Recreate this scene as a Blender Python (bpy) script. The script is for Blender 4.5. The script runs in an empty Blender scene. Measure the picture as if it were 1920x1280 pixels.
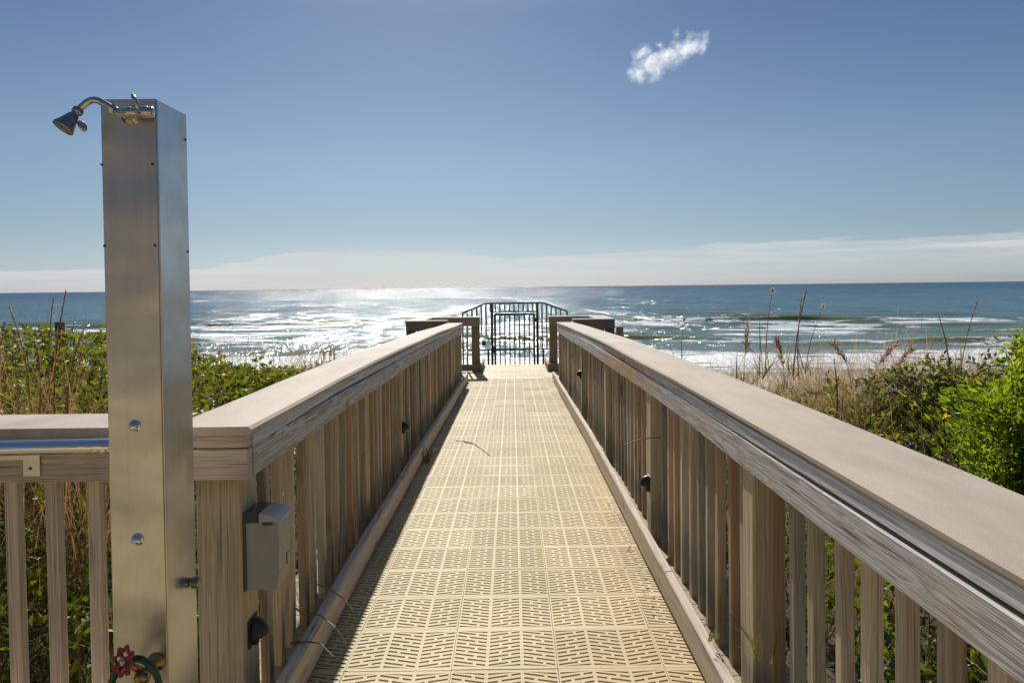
import bpy, bmesh, math, random
import numpy as np
from mathutils import Vector, Matrix, noise as mnoise

random.seed(7)
rng = np.random.default_rng(11)
scn = bpy.context.scene
col = scn.collection
R = math.radians

# ------------------------------------------------------------------ camera
F = 1400.0                       # focal length in photo pixels (1920 wide)
EYE = 1.32
SHIFT = -70.0
cam_d = bpy.data.cameras.new("camera")
cam = bpy.data.objects.new("camera", cam_d)
col.objects.link(cam)
cam_d.sensor_width = 36.0
cam_d.lens = F / 1920 * 36
cam_d.shift_y = SHIFT / 1920
cam_d.clip_start = 0.05
cam_d.clip_end = 60000
CM = Matrix.Rotation(R(90), 4, 'X')
CM = Matrix.Rotation(-math.atan(32 / F), 4, 'X') @ CM
CM = CM @ Matrix.Rotation(-0.01146, 4, 'Z')
cam.matrix_world = Matrix.Translation((0, 0, EYE)) @ CM
scn.camera = cam
C3 = CM.to_3x3()


def at(px, py, Y):
    """world point at distance Y (along the walkway) seen at photo pixel px, py"""
    d = C3 @ Vector(((px - 960) / F, (640 - py) / F + SHIFT / F, -1.0))
    d *= Y / d.y
    return Vector((d.x, d.y, d.z + EYE))


# ------------------------------------------------------------------ world, sun
SUN_EL, SUN_AZ = R(35.4), R(-7.4)          # azimuth from +Y, negative = towards -X
w = bpy.data.worlds.new("World")
scn.world = w
w.use_nodes = True
nt = w.node_tree
for n in list(nt.nodes):
    nt.nodes.remove(n)


class NT:
    def __init__(s, t):
        s.t = t

    def n(s, typ, ins=None, **kw):
        nd = s.t.nodes.new(typ)
        for k, v in kw.items():
            setattr(nd, k, v)
        for k, v in (ins or {}).items():
            sock = nd.inputs[k]
            if isinstance(v, bpy.types.NodeSocket):
                s.t.links.new(v, sock)
            else:
                sock.default_value = v
        return nd

    def math(s, op, a, b=0.0, c=None, clamp=False):
        nd = s.n('ShaderNodeMath', operation=op, use_clamp=clamp)
        for i, v in enumerate([a, b] + ([c] if c is not None else [])):
            if isinstance(v, bpy.types.NodeSocket):
                s.t.links.new(v, nd.inputs[i])
            else:
                nd.inputs[i].default_value = v
        return nd.outputs[0]

    def vmath(s, op, a, b=(0, 0, 0)):
        nd = s.n('ShaderNodeVectorMath', operation=op)
        for i, v in enumerate((a, b)):
            if isinstance(v, bpy.types.NodeSocket):
                s.t.links.new(v, nd.inputs[i])
            else:
                nd.inputs[i].default_value = v
        return nd.outputs[0]

    def mix(s, fac, a, b, blend='MIX'):
        nd = s.n('ShaderNodeMix', data_type='RGBA', blend_type=blend)
        for sock, v in ((nd.inputs[0], fac), (nd.inputs[6], a), (nd.inputs[7], b)):
            if isinstance(v, bpy.types.NodeSocket):
                s.t.links.new(v, sock)
            else:
                sock.default_value = v if not isinstance(v, tuple) or len(v) == 4 else (*v, 1)
        return nd.outputs[2]

    def ramp(s, fac, stops, interp='LINEAR'):
        nd = s.n('ShaderNodeValToRGB')
        nd.color_ramp.interpolation = interp
        el = nd.color_ramp.elements
        while len(el) < len(stops):
            el.new(0.5)
        for e, (p, c) in zip(el, stops):
            e.position = p
            e.color = (c, c, c, 1) if not isinstance(c, tuple) else (*c, 1)
        s.t.links.new(fac, nd.inputs[0])
        return nd.outputs[0]

    def noise(s, vec, scale, detail=4, rough=0.55, dist=0.0):
        return s.n('ShaderNodeTexNoise', {'Vector': vec, 'Scale': scale, 'Detail': detail,
                                          'Roughness': rough, 'Distortion': dist})

    def link(s, a, b):
        s.t.links.new(a, b)


W = NT(nt)
sky = W.n('ShaderNodeTexSky', sky_type='NISHITA', sun_disc=False, sun_elevation=SUN_EL,
          sun_rotation=SUN_AZ, altitude=0.0, air_density=1.0, dust_density=0.35, ozone_density=2.2)
tc = W.n('ShaderNodeTexCoord')
sep = W.n('ShaderNodeSeparateXYZ', {'Vector': tc.outputs['Generated']})
# thin layered cloud low over the horizon (cloud sits at infinity, lit like the sky)
mp = W.n('ShaderNodeMapping', {'Vector': tc.outputs['Generated'], 'Scale': (3.2, 3.2, 62.0), 'Location': (1.3, 0.4, 0.0)})
cn = W.noise(mp.outputs[0], 1.0, 6, 0.55, 0.6)
mp2 = W.n('ShaderNodeMapping', {'Vector': tc.outputs['Generated'], 'Scale': (9, 9, 150), 'Location': (4, 2, 0.3)})
cn2 = W.noise(mp2.outputs[0], 1.0, 5, 0.6, 0.8)
cs = W.math('ADD', cn.outputs[0], W.math('MULTIPLY', W.math('SUBTRACT', cn2.outputs[0], 0.5), 0.35))
hgt_ = W.ramp(W.math('ADD', W.math('MULTIPLY', sep.outputs[0], 0.5), 0.5),
              [(0.0, 0.5), (0.20, 0.05), (0.31, 0.12), (0.365, 0.78), (0.46, 0.80), (0.50, 0.42), (0.56, 0.62), (0.64, 0.90), (1.0, 1.0)])
edge = W.math('ADD', W.math('ADD', W.math('MULTIPLY', hgt_, 0.034), 0.024), W.math('MULTIPLY', W.math('SUBTRACT', cn2.outputs[0], 0.5), 0.018))
up_ = W.math('SUBTRACT', edge, sep.outputs[2])
m_top = W.ramp(W.math('MULTIPLY', up_, 20.0), [(0.0, 0.0), (0.07, 0.9), (0.30, 1.0), (0.60, 0.45), (1.0, 0.15)])
cm = W.math('MULTIPLY', m_top, W.ramp(cs, [(0.34, 0.35), (0.60, 1.0)]))
cm = W.math('MULTIPLY', cm, 0.85)
# the photo's sky is deeper than a clear-air model: darken it, most of all away from the horizon
dk = W.ramp(sep.outputs[2], [(0.0, (0.45, 0.56, 0.88)), (0.03, (0.45, 0.55, 0.76)), (0.075, (0.444, 0.513, 0.607)), (0.165, (0.505, 0.556, 0.607)),
                             (0.34, (0.383, 0.454, 0.538)), (0.60, (0.799, 0.842, 0.886)), (1.0, (1.000, 1.000, 1.000))])
hs = W.n('ShaderNodeMix', data_type='RGBA', blend_type='MULTIPLY')
hs.inputs[0].default_value = 1.0
W.link(sky.outputs[0], hs.inputs[6]); W.link(dk, hs.inputs[7])
skc = W.mix(cm, hs.outputs[2], (7.2, 7.3, 7.4, 1))
bg = W.n('ShaderNodeBackground', {'Color': skc, 'Strength': 0.075})
out = W.n('ShaderNodeOutputWorld', {'Surface': bg.outputs[0]})

sl = bpy.data.lights.new("sun", 'SUN')
sl.energy = 4.2
sl.angle = R(0.53)
sl.color = (1.0, 0.95, 0.86)
so = bpy.data.objects.new("sun", sl)
col.objects.link(so)
sd = Vector((math.sin(SUN_AZ) * math.cos(SUN_EL), math.cos(SUN_AZ) * math.cos(SUN_EL), math.sin(SUN_EL)))
so.rotation_euler = sd.to_track_quat('Z', 'Y').to_euler()
so.location = sd * 50

vs = scn.view_settings
vs.view_transform = 'Standard'
vs.look = 'None'
vs.exposure = 0.35
vs.gamma = 1
vs.use_curve_mapping = False
scn.cycles.max_bounces = 8
scn.cycles.diffuse_bounces = 4
scn.cycles.glossy_bounces = 3
scn.cycles.transmission_bounces = 4
scn.cycles.transparent_max_bounces = 8
scn.cycles.volume_bounces = 6
scn.cycles.volume_step_rate = 0.3
scn.cycles.use_denoising = True
scn.cycles.sample_clamp_indirect = 6.0


# ------------------------------------------------------------------ object helpers
def tag(o, label=None, cat=None, group=None, kind=None):
    if label: o['label'] = label
    if cat: o['category'] = cat
    if group: o['group'] = group
    if kind: o['kind'] = kind
    return o


def empty(name, loc, label, cat, group=None, rz=0.0):
    o = bpy.data.objects.new(name, None)
    col.objects.link(o)
    o.location = loc
    o.rotation_euler = (0, 0, rz)
    o.empty_display_size = 0.1
    return tag(o, label, cat, group)


class MB:
    def __init__(s):
        s.v, s.f, s.mi = [], [], []

    def add(s, vs, fs, m=0):
        b = len(s.v)
        s.v.extend(tuple(p) for p in vs)
        s.f.extend(tuple(b + i for i in f) for f in fs)
        s.mi.extend([m] * len(fs))

    def box(s, x0, x1, y0, y1, z0, z1, bottom=True, m=0, M=None):
        vs = [(x0, y0, z0), (x1, y0, z0), (x1, y1, z0), (x0, y1, z0), (x0, y0, z1), (x1, y0, z1), (x1, y1, z1), (x0, y1, z1)]
        if M is not None:
            vs = [M @ Vector(p) for p in vs]
        fs = [(4, 5, 6, 7), (0, 1, 5, 4), (1, 2, 6, 5), (2, 3, 7, 6), (3, 0, 4, 7)]
        if bottom:
            fs.append((3, 2, 1, 0))
        s.add(vs, fs, m)
        return s

    def cbox(s, x0, x1, y0, y1, z0, z1, c=0.003, M=None, m=0):
        """box with chamfered edges"""
        bm = bmesh.new()
        bmesh.ops.create_cube(bm, size=1.0)
        for v in bm.verts:
            v.co = Vector((x0 + (v.co.x + .5) * (x1 - x0), y0 + (v.co.y + .5) * (y1 - y0), z0 + (v.co.z + .5) * (z1 - z0)))
        bmesh.ops.bevel(bm, geom=bm.edges[:], offset=c, segments=2, profile=0.5, affect='EDGES')
        bm.verts.index_update()
        vs = [(M @ v.co) if M is not None else v.co for v in bm.verts]
        s.add(vs, [[v.index for v in f.verts] for f in bm.faces], m)
        bm.free()
        return s

    def prism(s, poly, y0, y1, axis='y', m=0, M=None):
        """extrude a 2d outline (x,z) from y0 to y1"""
        n = len(poly)
        vs = [Vector((a, y0, b)) for a, b in poly] + [Vector((a, y1, b)) for a, b in poly]
        if M is not None:
            vs = [M @ p for p in vs]
        fs = [tuple(range(n)), tuple(range(2 * n - 1, n - 1, -1))]
        fs += [(i, n + i, n + (i + 1) % n, (i + 1) % n) for i in range(n)]
        s.add(vs, fs, m)
        return s

    def tube(s, pts, r, n=10, caps=True, m=0):
        pts = [Vector(p) for p in pts]
        rs = r if isinstance(r, (list, tuple)) else [r] * len(pts)
        up = None
        rings = []
        for i, p in enumerate(pts):
            t = (pts[min(i + 1, len(pts) - 1)] - pts[max(i - 1, 0)]).normalized()
            if up is None:
                up = Vector((0, 0, 1)) if abs(t.z) < 0.9 else Vector((1, 0, 0))
            a = t.cross(up).normalized()
            up = a.cross(t).normalized()
            rings.append([p + (a * math.cos(k * 2 * math.pi / n) + up * math.sin(k * 2 * math.pi / n)) * rs[i] for k in range(n)])
        vs = [q for rg in rings for q in rg]
        fs = []
        for i in range(len(pts) - 1):
            for k in range(n):
                fs.append((i * n + k, i * n + (k + 1) % n, (i + 1) * n + (k + 1) % n, (i + 1) * n + k))
        if caps:
            fs.append(tuple(range(n - 1, -1, -1)))
            b = (len(pts) - 1) * n
            fs.append(tuple(range(b, b + n)))
        s.add(vs, fs, m)
        return s

    def lathe(s, prof, M, n=20, m=0):
        """profile [(r, z)] turned about local z, placed by M"""
        vs, fs = [], []
        for r, z in prof:
            for k in range(n):
                a = 2 * math.pi * k / n
                vs.append(M @ Vector((r * math.cos(a), r * math.sin(a), z)))
        for i in range(len(prof) - 1):
            for k in range(n):
                fs.append((i * n + k, i * n + (k + 1) % n, (i + 1) * n + (k + 1) % n, (i + 1) * n + k))
        if prof[0][0] > 1e-6:
            fs.append(tuple(range(n - 1, -1, -1)))
        if prof[-1][0] > 1e-6:
            b = (len(prof) - 1) * n
            fs.append(tuple(range(b, b + n)))
        s.add(vs, fs, m)
        return s

    def sweep(s, sect, ys, offs, m=0):
        """cross-section [(x,z)] swept along y through stations ys; offs(y)->(dx,dz)"""
        n = len(sect)
        vs, fs = [], []
        for y in ys:
            dx, dz = offs(y)
            vs += [(a + dx, y, b + dz) for a, b in sect]
        for i in range(len(ys) - 1):
            for k in range(n):
                fs.append((i * n + k, i * n + (k + 1) % n, (i + 1) * n + (k + 1) % n, (i + 1) * n + k))
        fs.append(tuple(range(n - 1, -1, -1)))
        b = (len(ys) - 1) * n
        fs.append(tuple(range(b, b + n)))
        s.add(vs, fs, m)
        return s

    def build(s, name, mats, parent=None, loc=None, smooth=False, recalc=True):
        me = bpy.data.meshes.new(name)
        me.from_pydata([tuple(p) for p in s.v], [], s.f)
        mats = mats if isinstance(mats, (list, tuple)) else [mats]
        for mm in mats:
            me.materials.append(mm)
        if len(mats) > 1:
            me.polygons.foreach_set('material_index', s.mi)
        if recalc:
            bm = bmesh.new()
            bm.from_mesh(me)
            bmesh.ops.recalc_face_normals(bm, faces=bm.faces[:])
            bm.to_mesh(me)
            bm.free()
        if smooth:
            me.polygons.foreach_set('use_smooth', [True] * len(me.polygons))
        me.update()
        o = bpy.data.objects.new(name, me)
        col.objects.link(o)
        if parent is not None:
            o.parent = parent
        if loc is not None:
            o.location = loc
        return o


def rect(x0, x1, z0, z1, c=0.004):
    return [(x0 + c, z0), (x1 - c, z0), (x1, z0 + c), (x1, z1 - c), (x1 - c, z1), (x0 + c, z1), (x0, z1 - c), (x0, z0 + c)]


# ------------------------------------------------------------------ materials
def new_mat(name):
    m = bpy.data.materials.new(name)
    m.use_nodes = True
    t = m.node_tree
    for n in list(t.nodes):
        t.nodes.remove(n)
    N = NT(t)
    N.out = N.n('ShaderNodeOutputMaterial')
    return m, N


def simple(name, c, rough=0.5, metal=0.0, var=0.12, scale=30.0, bump=0.0, spec=0.5):
    m, N = new_mat(name)
    t = N.n('ShaderNodeTexCoord')
    nz = N.noise(t.outputs['Object'], scale, 5, 0.6)
    k = N.ramp(nz.outputs[0], [(0.3, 1 - var), (0.7, 1 + var * 0.6)])
    c3 = N.mix(1.0, (*c, 1), k, 'MULTIPLY')
    p = N.n('ShaderNodeBsdfPrincipled', {'Base Color': c3, 'Roughness': rough, 'Metallic': metal, 'Specular IOR Level': spec})
    if bump:
        b = N.n('ShaderNodeBump', {'Height': nz.outputs[0], 'Strength': bump, 'Distance': 0.002})
        N.link(b.outputs[0], p.inputs['Normal'])
    N.link(p.outputs[0], N.out.inputs[0])
    return m


def wood(name, axis, light, dark, grey=(0.30, 0.29, 0.28), greyness=0.35, tone=0.22, knots=True, rough=0.75, rust=0.0, odd=False):
    """weathered sawn timber, grain along the given axis of the object"""
    m, N = new_mat(name)
    t = N.n('ShaderNodeTexCoord')
    oi = N.n('ShaderNodeObjectInfo')
    rv = N.n('ShaderNodeCombineXYZ', {'X': N.math('MULTIPLY', oi.outputs['Random'], 37.0),
                                      'Y': N.math('MULTIPLY', oi.outputs['Random'], 53.0),
                                      'Z': N.math('MULTIPLY', oi.outputs['Random'], 71.0)})
    v = N.vmath('ADD', t.outputs['Object'], rv.outputs[0])
    i = 'xyz'.index(axis)

    def sc(al, ac):
        l = [ac, ac, ac]
        l[i] = al
        return N.vmath('MULTIPLY', v, tuple(l))
    warp = N.noise(sc(0.55, 6.0), 1.0, 3, 0.5)
    wv = N.vmath('ADD', sc(0.5, 30.0), N.vmath('MULTIPLY', N.vmath('SUBTRACT', warp.outputs['Color'], (0.5, 0.5, 0.5)), (3.4, 3.4, 3.4)))
    g1 = N.noise(wv, 1.6, 3, 0.5)
    rings = N.math('FRACT', N.math('MULTIPLY', g1.outputs[0], 8.0))
    rings = N.ramp(rings, [(0.0, 0.15), (0.55, 0.75), (0.85, 1.0), (1.0, 0.15)])
    g2 = N.noise(sc(3.0, 170.0), 1.0, 4, 0.65)
    g3 = N.noise(sc(0.8, 2.4), 1.0, 3, 0.5)
    c = N.mix(rings, (*dark, 1), (*light, 1))
    gm = N.ramp(g3.outputs[0], [(0.32, 0.0), (0.68, 1.0)])
    c = N.mix(N.math('MULTIPLY', gm, greyness), c, (*grey, 1))
    c = N.mix(1.0, c, N.ramp(g2.outputs[0], [(0.28, 0.62), (0.52, 1.0), (0.8, 1.18)]), 'MULTIPLY')
    ck = N.noise(sc(0.55, 48.0), 1.0, 2, 0.5)
    cka = N.math('ABSOLUTE', N.math('SUBTRACT', ck.outputs[0], 0.5))
    ckm = N.math('MULTIPLY', N.ramp(cka, [(0.004, 0.75), (0.016, 0.0)]), gm)
    c = N.mix(ckm, c, (0.07, 0.055, 0.04, 1))
    if knots:
        vo = N.n('ShaderNodeTexVoronoi', {'Vector': sc(2.1, 7.0), 'Scale': 1.0, 'Randomness': 1.0})
        kn = N.ramp(vo.outputs['Distance'], [(0.04, 0.85), (0.10, 0.35), (0.17, 0.0)])
        c = N.mix(N.math('MULTIPLY', kn, 0.75), c, (0.09, 0.06, 0.04, 1))
    if rust:
        rn = N.noise(t.outputs['Object'], 1.3, 5, 0.7)
        so_ = N.n('ShaderNodeSeparateXYZ', {'Vector': t.outputs['Object']})
        gy = N.math('SUBTRACT', 1.0, N.math('MULTIPLY', N.math('ABSOLUTE', N.math('SUBTRACT', so_.outputs[1], 4.75)), 0.8), clamp=True)
        gy = N.math('MULTIPLY', gy, N.math('GREATER_THAN', so_.outputs[0], 0.0))
        rfine = N.noise(N.vmath('MULTIPLY', t.outputs['Object'], (30, 9, 22)), 1.0, 5, 0.7)
        c = N.mix(N.math('MULTIPLY', N.math('MULTIPLY', gy, N.ramp(rfine.outputs[0], [(0.36, 0.0), (0.52, 1.0)])), 0.95), c, (0.55, 0.27, 0.08, 1))
        c = N.mix(N.math('MULTIPLY', N.ramp(rn.outputs[0], [(0.56, 0.0), (0.66, 1.0)]), rust), c, (0.42, 0.24, 0.10, 1))
    if odd:
        od = N.math('FRACT', N.math('MULTIPLY', oi.outputs['Random'], 17.31))
        c = N.mix(N.math('MULTIPLY', N.ramp(od, [(0.72, 0.0), (0.95, 1.0)]), 0.6), c, (0.40, 0.22, 0.085, 1))
        c = N.mix(N.math('MULTIPLY', N.ramp(od, [(0.0, 1.0), (0.3, 0.0)]), 0.45), c, (0.30, 0.30, 0.26, 1))
    tv = N.math('ADD', N.math('MULTIPLY', oi.outputs['Random'], tone * 2), 1 - tone)
    cb = N.n('ShaderNodeCombineXYZ', {'X': tv, 'Y': tv, 'Z': tv})
    c = N.mix(1.0, c, cb.outputs[0], 'MULTIPLY')
    hgt = N.math('ADD', N.math('MULTIPLY', rings, 0.5), g2.outputs[0])
    b = N.n('ShaderNodeBump', {'Height': hgt, 'Strength': 0.55, 'Distance': 0.002})
    p = N.n('ShaderNodeBsdfPrincipled', {'Base Color': c, 'Roughness': rough, 'Specular IOR Level': 0.3, 'Normal': b.outputs[0]})
    N.link(p.outputs[0], N.out.inputs[0])
    return m


MAT = {}
MAT['bal_front'] = wood('lit_front_baluster_wood', 'z', (0.78, 0.65, 0.48), (0.54, 0.43, 0.30), (0.58, 0.52, 0.43), 0.45, 0.10)  # lit copy of the baluster wood, fill light put into its colour
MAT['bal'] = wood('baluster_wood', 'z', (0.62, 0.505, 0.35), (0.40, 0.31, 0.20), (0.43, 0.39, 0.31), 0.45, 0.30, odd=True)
MAT['post'] = wood('post_wood', 'z', (0.58, 0.47, 0.30), (0.44, 0.34, 0.20), (0.42, 0.38, 0.28), 0.35, 0.10)
MAT['railx'] = wood('rail_wood_crosswise', 'x', (0.72, 0.58, 0.44), (0.42, 0.30, 0.21), (0.55, 0.49, 0.43), 0.4, 0.08)
MAT['rail_y'] = wood('rail_wood', 'y', (0.74, 0.67, 0.59), (0.17, 0.14, 0.115), (0.58, 0.58, 0.59), 0.38, 0.06, rust=0.4)
MAT['rail_up'] = wood('skylit_upper_rail_wood', 'y', (0.80, 0.78, 0.75), (0.40, 0.38, 0.36), (0.66, 0.68, 0.71), 0.6, 0.06, rust=0.25)  # light from the sky is put into this paler, bluer wood
MAT['darkrail'] = wood('shaded_landing_wood', 'x', (0.40, 0.32, 0.24), (0.24, 0.19, 0.135), (0.34, 0.31, 0.27), 0.4, 0.08)  # shade on the landing rails is put into this darker wood colour
MAT['darkpost'] = wood('shaded_landing_post_wood', 'z', (0.32, 0.24, 0.15), (0.22, 0.16, 0.10), (0.26, 0.23, 0.18), 0.35, 0.1)  # same for the landing posts: their shade is in the colour
MAT['kerb'] = wood('kerb_wood', 'y', (0.66, 0.54, 0.41), (0.50, 0.39, 0.28), (0.50, 0.45, 0.40), 0.4, 0.06)
MAT['deckwood'] = wood('underdeck_wood', 'x', (0.46, 0.36, 0.21), (0.34, 0.26, 0.14), (0.38, 0.32, 0.22), 0.4, 0.05)
MAT['oldwood'] = wood('old_piling_wood', 'z', (0.22, 0.17, 0.13), (0.12, 0.09, 0.07), (0.2, 0.18, 0.16), 0.5, 0.1)


def cap_mat():
    m, N = new_mat('painted_cap')
    t = N.n('ShaderNodeTexCoord')
    a = N.noise(t.outputs['Object'], 260.0, 3, 0.6)
    b_ = N.noise(N.vmath('MULTIPLY', t.outputs['Object'], (6, 1.6, 6)), 1.0, 5, 0.6)
    c = N.mix(N.ramp(b_.outputs[0], [(0.3, 0.0), (0.7, 1.0)]), (0.39, 0.32, 0.25, 1), (0.56, 0.465, 0.37, 1))
    c = N.mix(1.0, c, N.ramp(a.outputs[0], [(0.3, 0.86), (0.7, 1.08)]), 'MULTIPLY')
    vo = N.n('ShaderNodeTexVoronoi', {'Vector': t.outputs['Object'], 'Scale': 2.6, 'Randomness': 1.0})
    sp = N.ramp(vo.outputs['Distance'], [(0.018, 0.75), (0.032, 0.0)])
    c = N.mix(sp, c, (0.12, 0.09, 0.075, 1))
    bp = N.n('ShaderNodeBump', {'Height': a.outputs[0], 'Strength': 0.25, 'Distance': 0.001})
    p = N.n('ShaderNodeBsdfPrincipled', {'Base Color': c, 'Roughness': 0.72, 'Specular IOR Level': 0.25, 'Normal': bp.outputs[0]})
    N.link(p.outputs[0], N.out.inputs[0])
    return m


MAT['cap'] = cap_mat()


def tile_mat():
    m, N = new_mat('beige_plastic_tile')
    t = N.n('ShaderNodeTexCoord')
    a = N.noise(t.outputs['Object'], 3.0, 5, 0.6)
    b_ = N.noise(t.outputs['Object'], 60.0, 4, 0.6)
    # each moulded tile has aged to a slightly different shade
    mp_ = N.n('ShaderNodeMapping', {'Vector': t.outputs['Object'], 'Location': (0.594 / 0.369, -2.551 / 0.307, 0), 'Scale': (1 / 0.369, 1 / 0.307, 0)})
    fl = N.vmath('FLOOR', mp_.outputs[0])
    wn = N.n('ShaderNodeTexWhiteNoise', {'Vector': fl})
    c = N.mix(wn.outputs['Value'], (0.53, 0.415, 0.21, 1), (0.655, 0.53, 0.29, 1))
    c = N.mix(N.ramp(a.outputs[0], [(0.42, 0.0), (0.72, 0.55)]), c, (0.49, 0.385, 0.215, 1))
    c = N.mix(1.0, c, N.ramp(b_.outputs[0], [(0.3, 0.9), (0.7, 1.06)]), 'MULTIPLY')
    st = N.noise(N.vmath('MULTIPLY', t.outputs['Object'], (2.2, 0.9, 1)), 1.0, 6, 0.7)
    c = N.mix(N.ramp(st.outputs[0], [(0.50, 0.0), (0.70, 0.45)]), c, (0.40, 0.32, 0.18, 1))
    p = N.n('ShaderNodeBsdfPrincipled', {'Base Color': c, 'Roughness': 0.62, 'Specular IOR Level': 0.25})
    N.link(p.outputs[0], N.out.inputs[0])
    return m


MAT['tile'] = tile_mat()


def steel(name, c=(0.60, 0.585, 0.56), rough=0.30, aniso=True):
    m, N = new_mat(name)
    t = N.n('ShaderNodeTexCoord')
    br = N.noise(N.vmath('MULTIPLY', t.outputs['Object'], (900, 900, 7)), 1.0, 3, 0.6)
    sm = N.noise(N.vmath('MULTIPLY', t.outputs['Object'], (3, 3, 4.5)), 1.0, 5, 0.6)
    k = N.ramp(br.outputs[0], [(0.3, 0.93), (0.7, 1.04)])
    cc = N.mix(1.0, (*c, 1), k, 'MULTIPLY')
    cc = N.mix(N.ramp(sm.outputs[0], [(0.45, 0.0), (0.72, 0.5)]), cc, (0.40, 0.36, 0.31, 1))
    dr_ = N.noise(N.vmath('MULTIPLY', t.outputs['Object'], (46, 46, 1.6)), 1.0, 4, 0.6)
    cc = N.mix(N.ramp(dr_.outputs[0], [(0.52, 0.0), (0.74, 0.14)]), cc, (0.36, 0.31, 0.24, 1))
    vs_ = N.n('ShaderNodeTexVoronoi', {'Vector': t.outputs['Object'], 'Scale': 55.0, 'Randomness': 1.0})
    cc = N.mix(N.math('MULTIPLY', N.ramp(vs_.outputs['Distance'], [(0.06, 0.45), (0.16, 0.0)]), N.ramp(sm.outputs[0], [(0.45, 0.0), (0.6, 1.0)])), cc, (0.30, 0.24, 0.17, 1))
    rr = N.math('ADD', N.ramp(sm.outputs[0], [(0.3, rough - 0.05), (0.75, rough + 0.12)]), N.math('MULTIPLY', br.outputs[0], 0.05))
    # slight oil-canning of the sheet
    wz = N.noise(N.vmath('MULTIPLY', t.outputs['Object'], (1.5, 1.5, 3.2)), 1.0, 2, 0.5)
    bp = N.n('ShaderNodeBump', {'Height': wz.outputs[0], 'Strength': 0.8, 'Distance': 0.03})
    p = N.n('ShaderNodeBsdfPrincipled', {'Base Color': cc, 'Roughness': rr, 'Metallic': 1.0, 'Normal': bp.outputs[0]})
    N.link(p.outputs[0], N.out.inputs[0])
    return m


MAT['steel'] = steel('brushed_stainless')
MAT['chrome'] = simple('polished_chrome', (0.72, 0.72, 0.72), 0.10, 1.0, 0.03)
MAT['dullchrome'] = simple('weathered_chrome', (0.50, 0.48, 0.45), 0.26, 1.0, 0.2, 60)
MAT['gunmetal'] = simple('dark_metal', (0.28, 0.28, 0.28), 0.35, 1.0, 0.15, 60)
MAT['brass'] = simple('old_brass', (0.36, 0.24, 0.09), 0.35, 1.0, 0.25, 40)
MAT['red'] = simple('red_enamel', (0.32, 0.012, 0.018), 0.35, 0.0, 0.2, 40)
MAT['iron'] = simple('black_painted_iron', (0.012, 0.012, 0.014), 0.45, 0.0, 0.2, 20)
MAT['blackplastic'] = simple('black_plastic', (0.022, 0.023, 0.025), 0.42, 0.0, 0.2, 60)
MAT['greyplastic'] = simple('grey_plastic', (0.34, 0.325, 0.27), 0.5, 0.0, 0.06, 20)
MAT['lid'] = simple('dark_grey_lid', (0.07, 0.072, 0.076), 0.2, 0.0, 0.1, 20)
MAT['sunlit_lid'] = simple('sunlit_lid_grey', (0.42, 0.41, 0.38), 0.4, 0.0, 0.08, 30)  # sunlight on the lid's outer part, put into a paler grey
MAT['hose'] = simple('green_hose', (0.010, 0.05, 0.035), 0.35, 0.0, 0.2, 40)
MAT['screw'] = simple('rusty_screw', (0.05, 0.035, 0.025), 0.6, 0.3, 0.2, 80)
MAT['lens'] = simple('frosted_lens', (0.5, 0.5, 0.48), 0.4, 0.0, 0.05)


def leaf_mat(name, stops, trans=0.45, rough=0.48, gloss=0.32, tt=(1.75, 1.7, 0.55)):
    m, N = new_mat(name)
    a = N.n('ShaderNodeAttribute', attribute_name='tint')
    c = N.ramp(a.outputs['Fac'], stops)
    p = N.n('ShaderNodeBsdfPrincipled', {'Base Color': c, 'Roughness': rough, 'Specular IOR Level': gloss})
    tc_ = N.mix(1.0, c, (*tt, 1), 'MULTIPLY')
    tr = N.n('ShaderNodeBsdfTranslucent', {'Color': tc_})
    mx = N.n('ShaderNodeMixShader', {0: trans})
    N.link(p.outputs[0], mx.inputs[1])
    N.link(tr.outputs[0], mx.inputs[2])
    N.link(mx.outputs[0], N.out.inputs[0])
    return m


MAT['leaf'] = leaf_mat('dune_shrub_leaf', [(0.0, (0.040, 0.065, 0.012)), (0.45, (0.112, 0.138, 0.018)), (0.80, (0.19, 0.20, 0.022)),
                                           (0.92, (0.30, 0.25, 0.025)), (0.97, (0.16, 0.10, 0.05)), (1.0, (0.12, 0.06, 0.035))])
MAT['lime'] = leaf_mat('bright_leaf', [(0.0, (0.06, 0.105, 0.012)), (0.5, (0.165, 0.23, 0.018)), (0.9, (0.29, 0.34, 0.028)), (1.0, (0.40, 0.37, 0.03))], 0.55, 0.45)
MAT['darkleaf'] = leaf_mat('dark_leaf', [(0.0, (0.022, 0.034, 0.014)), (0.6, (0.045, 0.062, 0.022)), (0.9, (0.08, 0.095, 0.03)), (1.0, (0.16, 0.09, 0.045))], 0.25, 0.45, 0.35)
MAT['grass'] = leaf_mat('dune_grass_blade', [(0.0, (0.11, 0.14, 0.03)), (0.35, (0.20, 0.19, 0.06)), (0.7, (0.33, 0.25, 0.12)), (1.0, (0.42, 0.29, 0.17))], 0.4, 0.5, 0.3, (1.25, 1.15, 0.75))
MAT['straw'] = leaf_mat('dry_straw', [(0.0, (0.30, 0.16, 0.08)), (0.5, (0.44, 0.27, 0.14)), (1.0, (0.55, 0.42, 0.27))], 0.35, 0.55, 0.3, (1.15, 1.0, 0.85))
MAT['plume'] = leaf_mat('grass_plume', [(0.0, (0.42, 0.28, 0.20)), (0.6, (0.55, 0.42, 0.32)), (1.0, (0.72, 0.64, 0.55))], 0.55, 0.6, 0.2, (1.1, 1.0, 0.9))
MAT['twig'] = simple('twig', (0.13, 0.085, 0.06), 0.8, 0, 0.3, 20)


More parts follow.
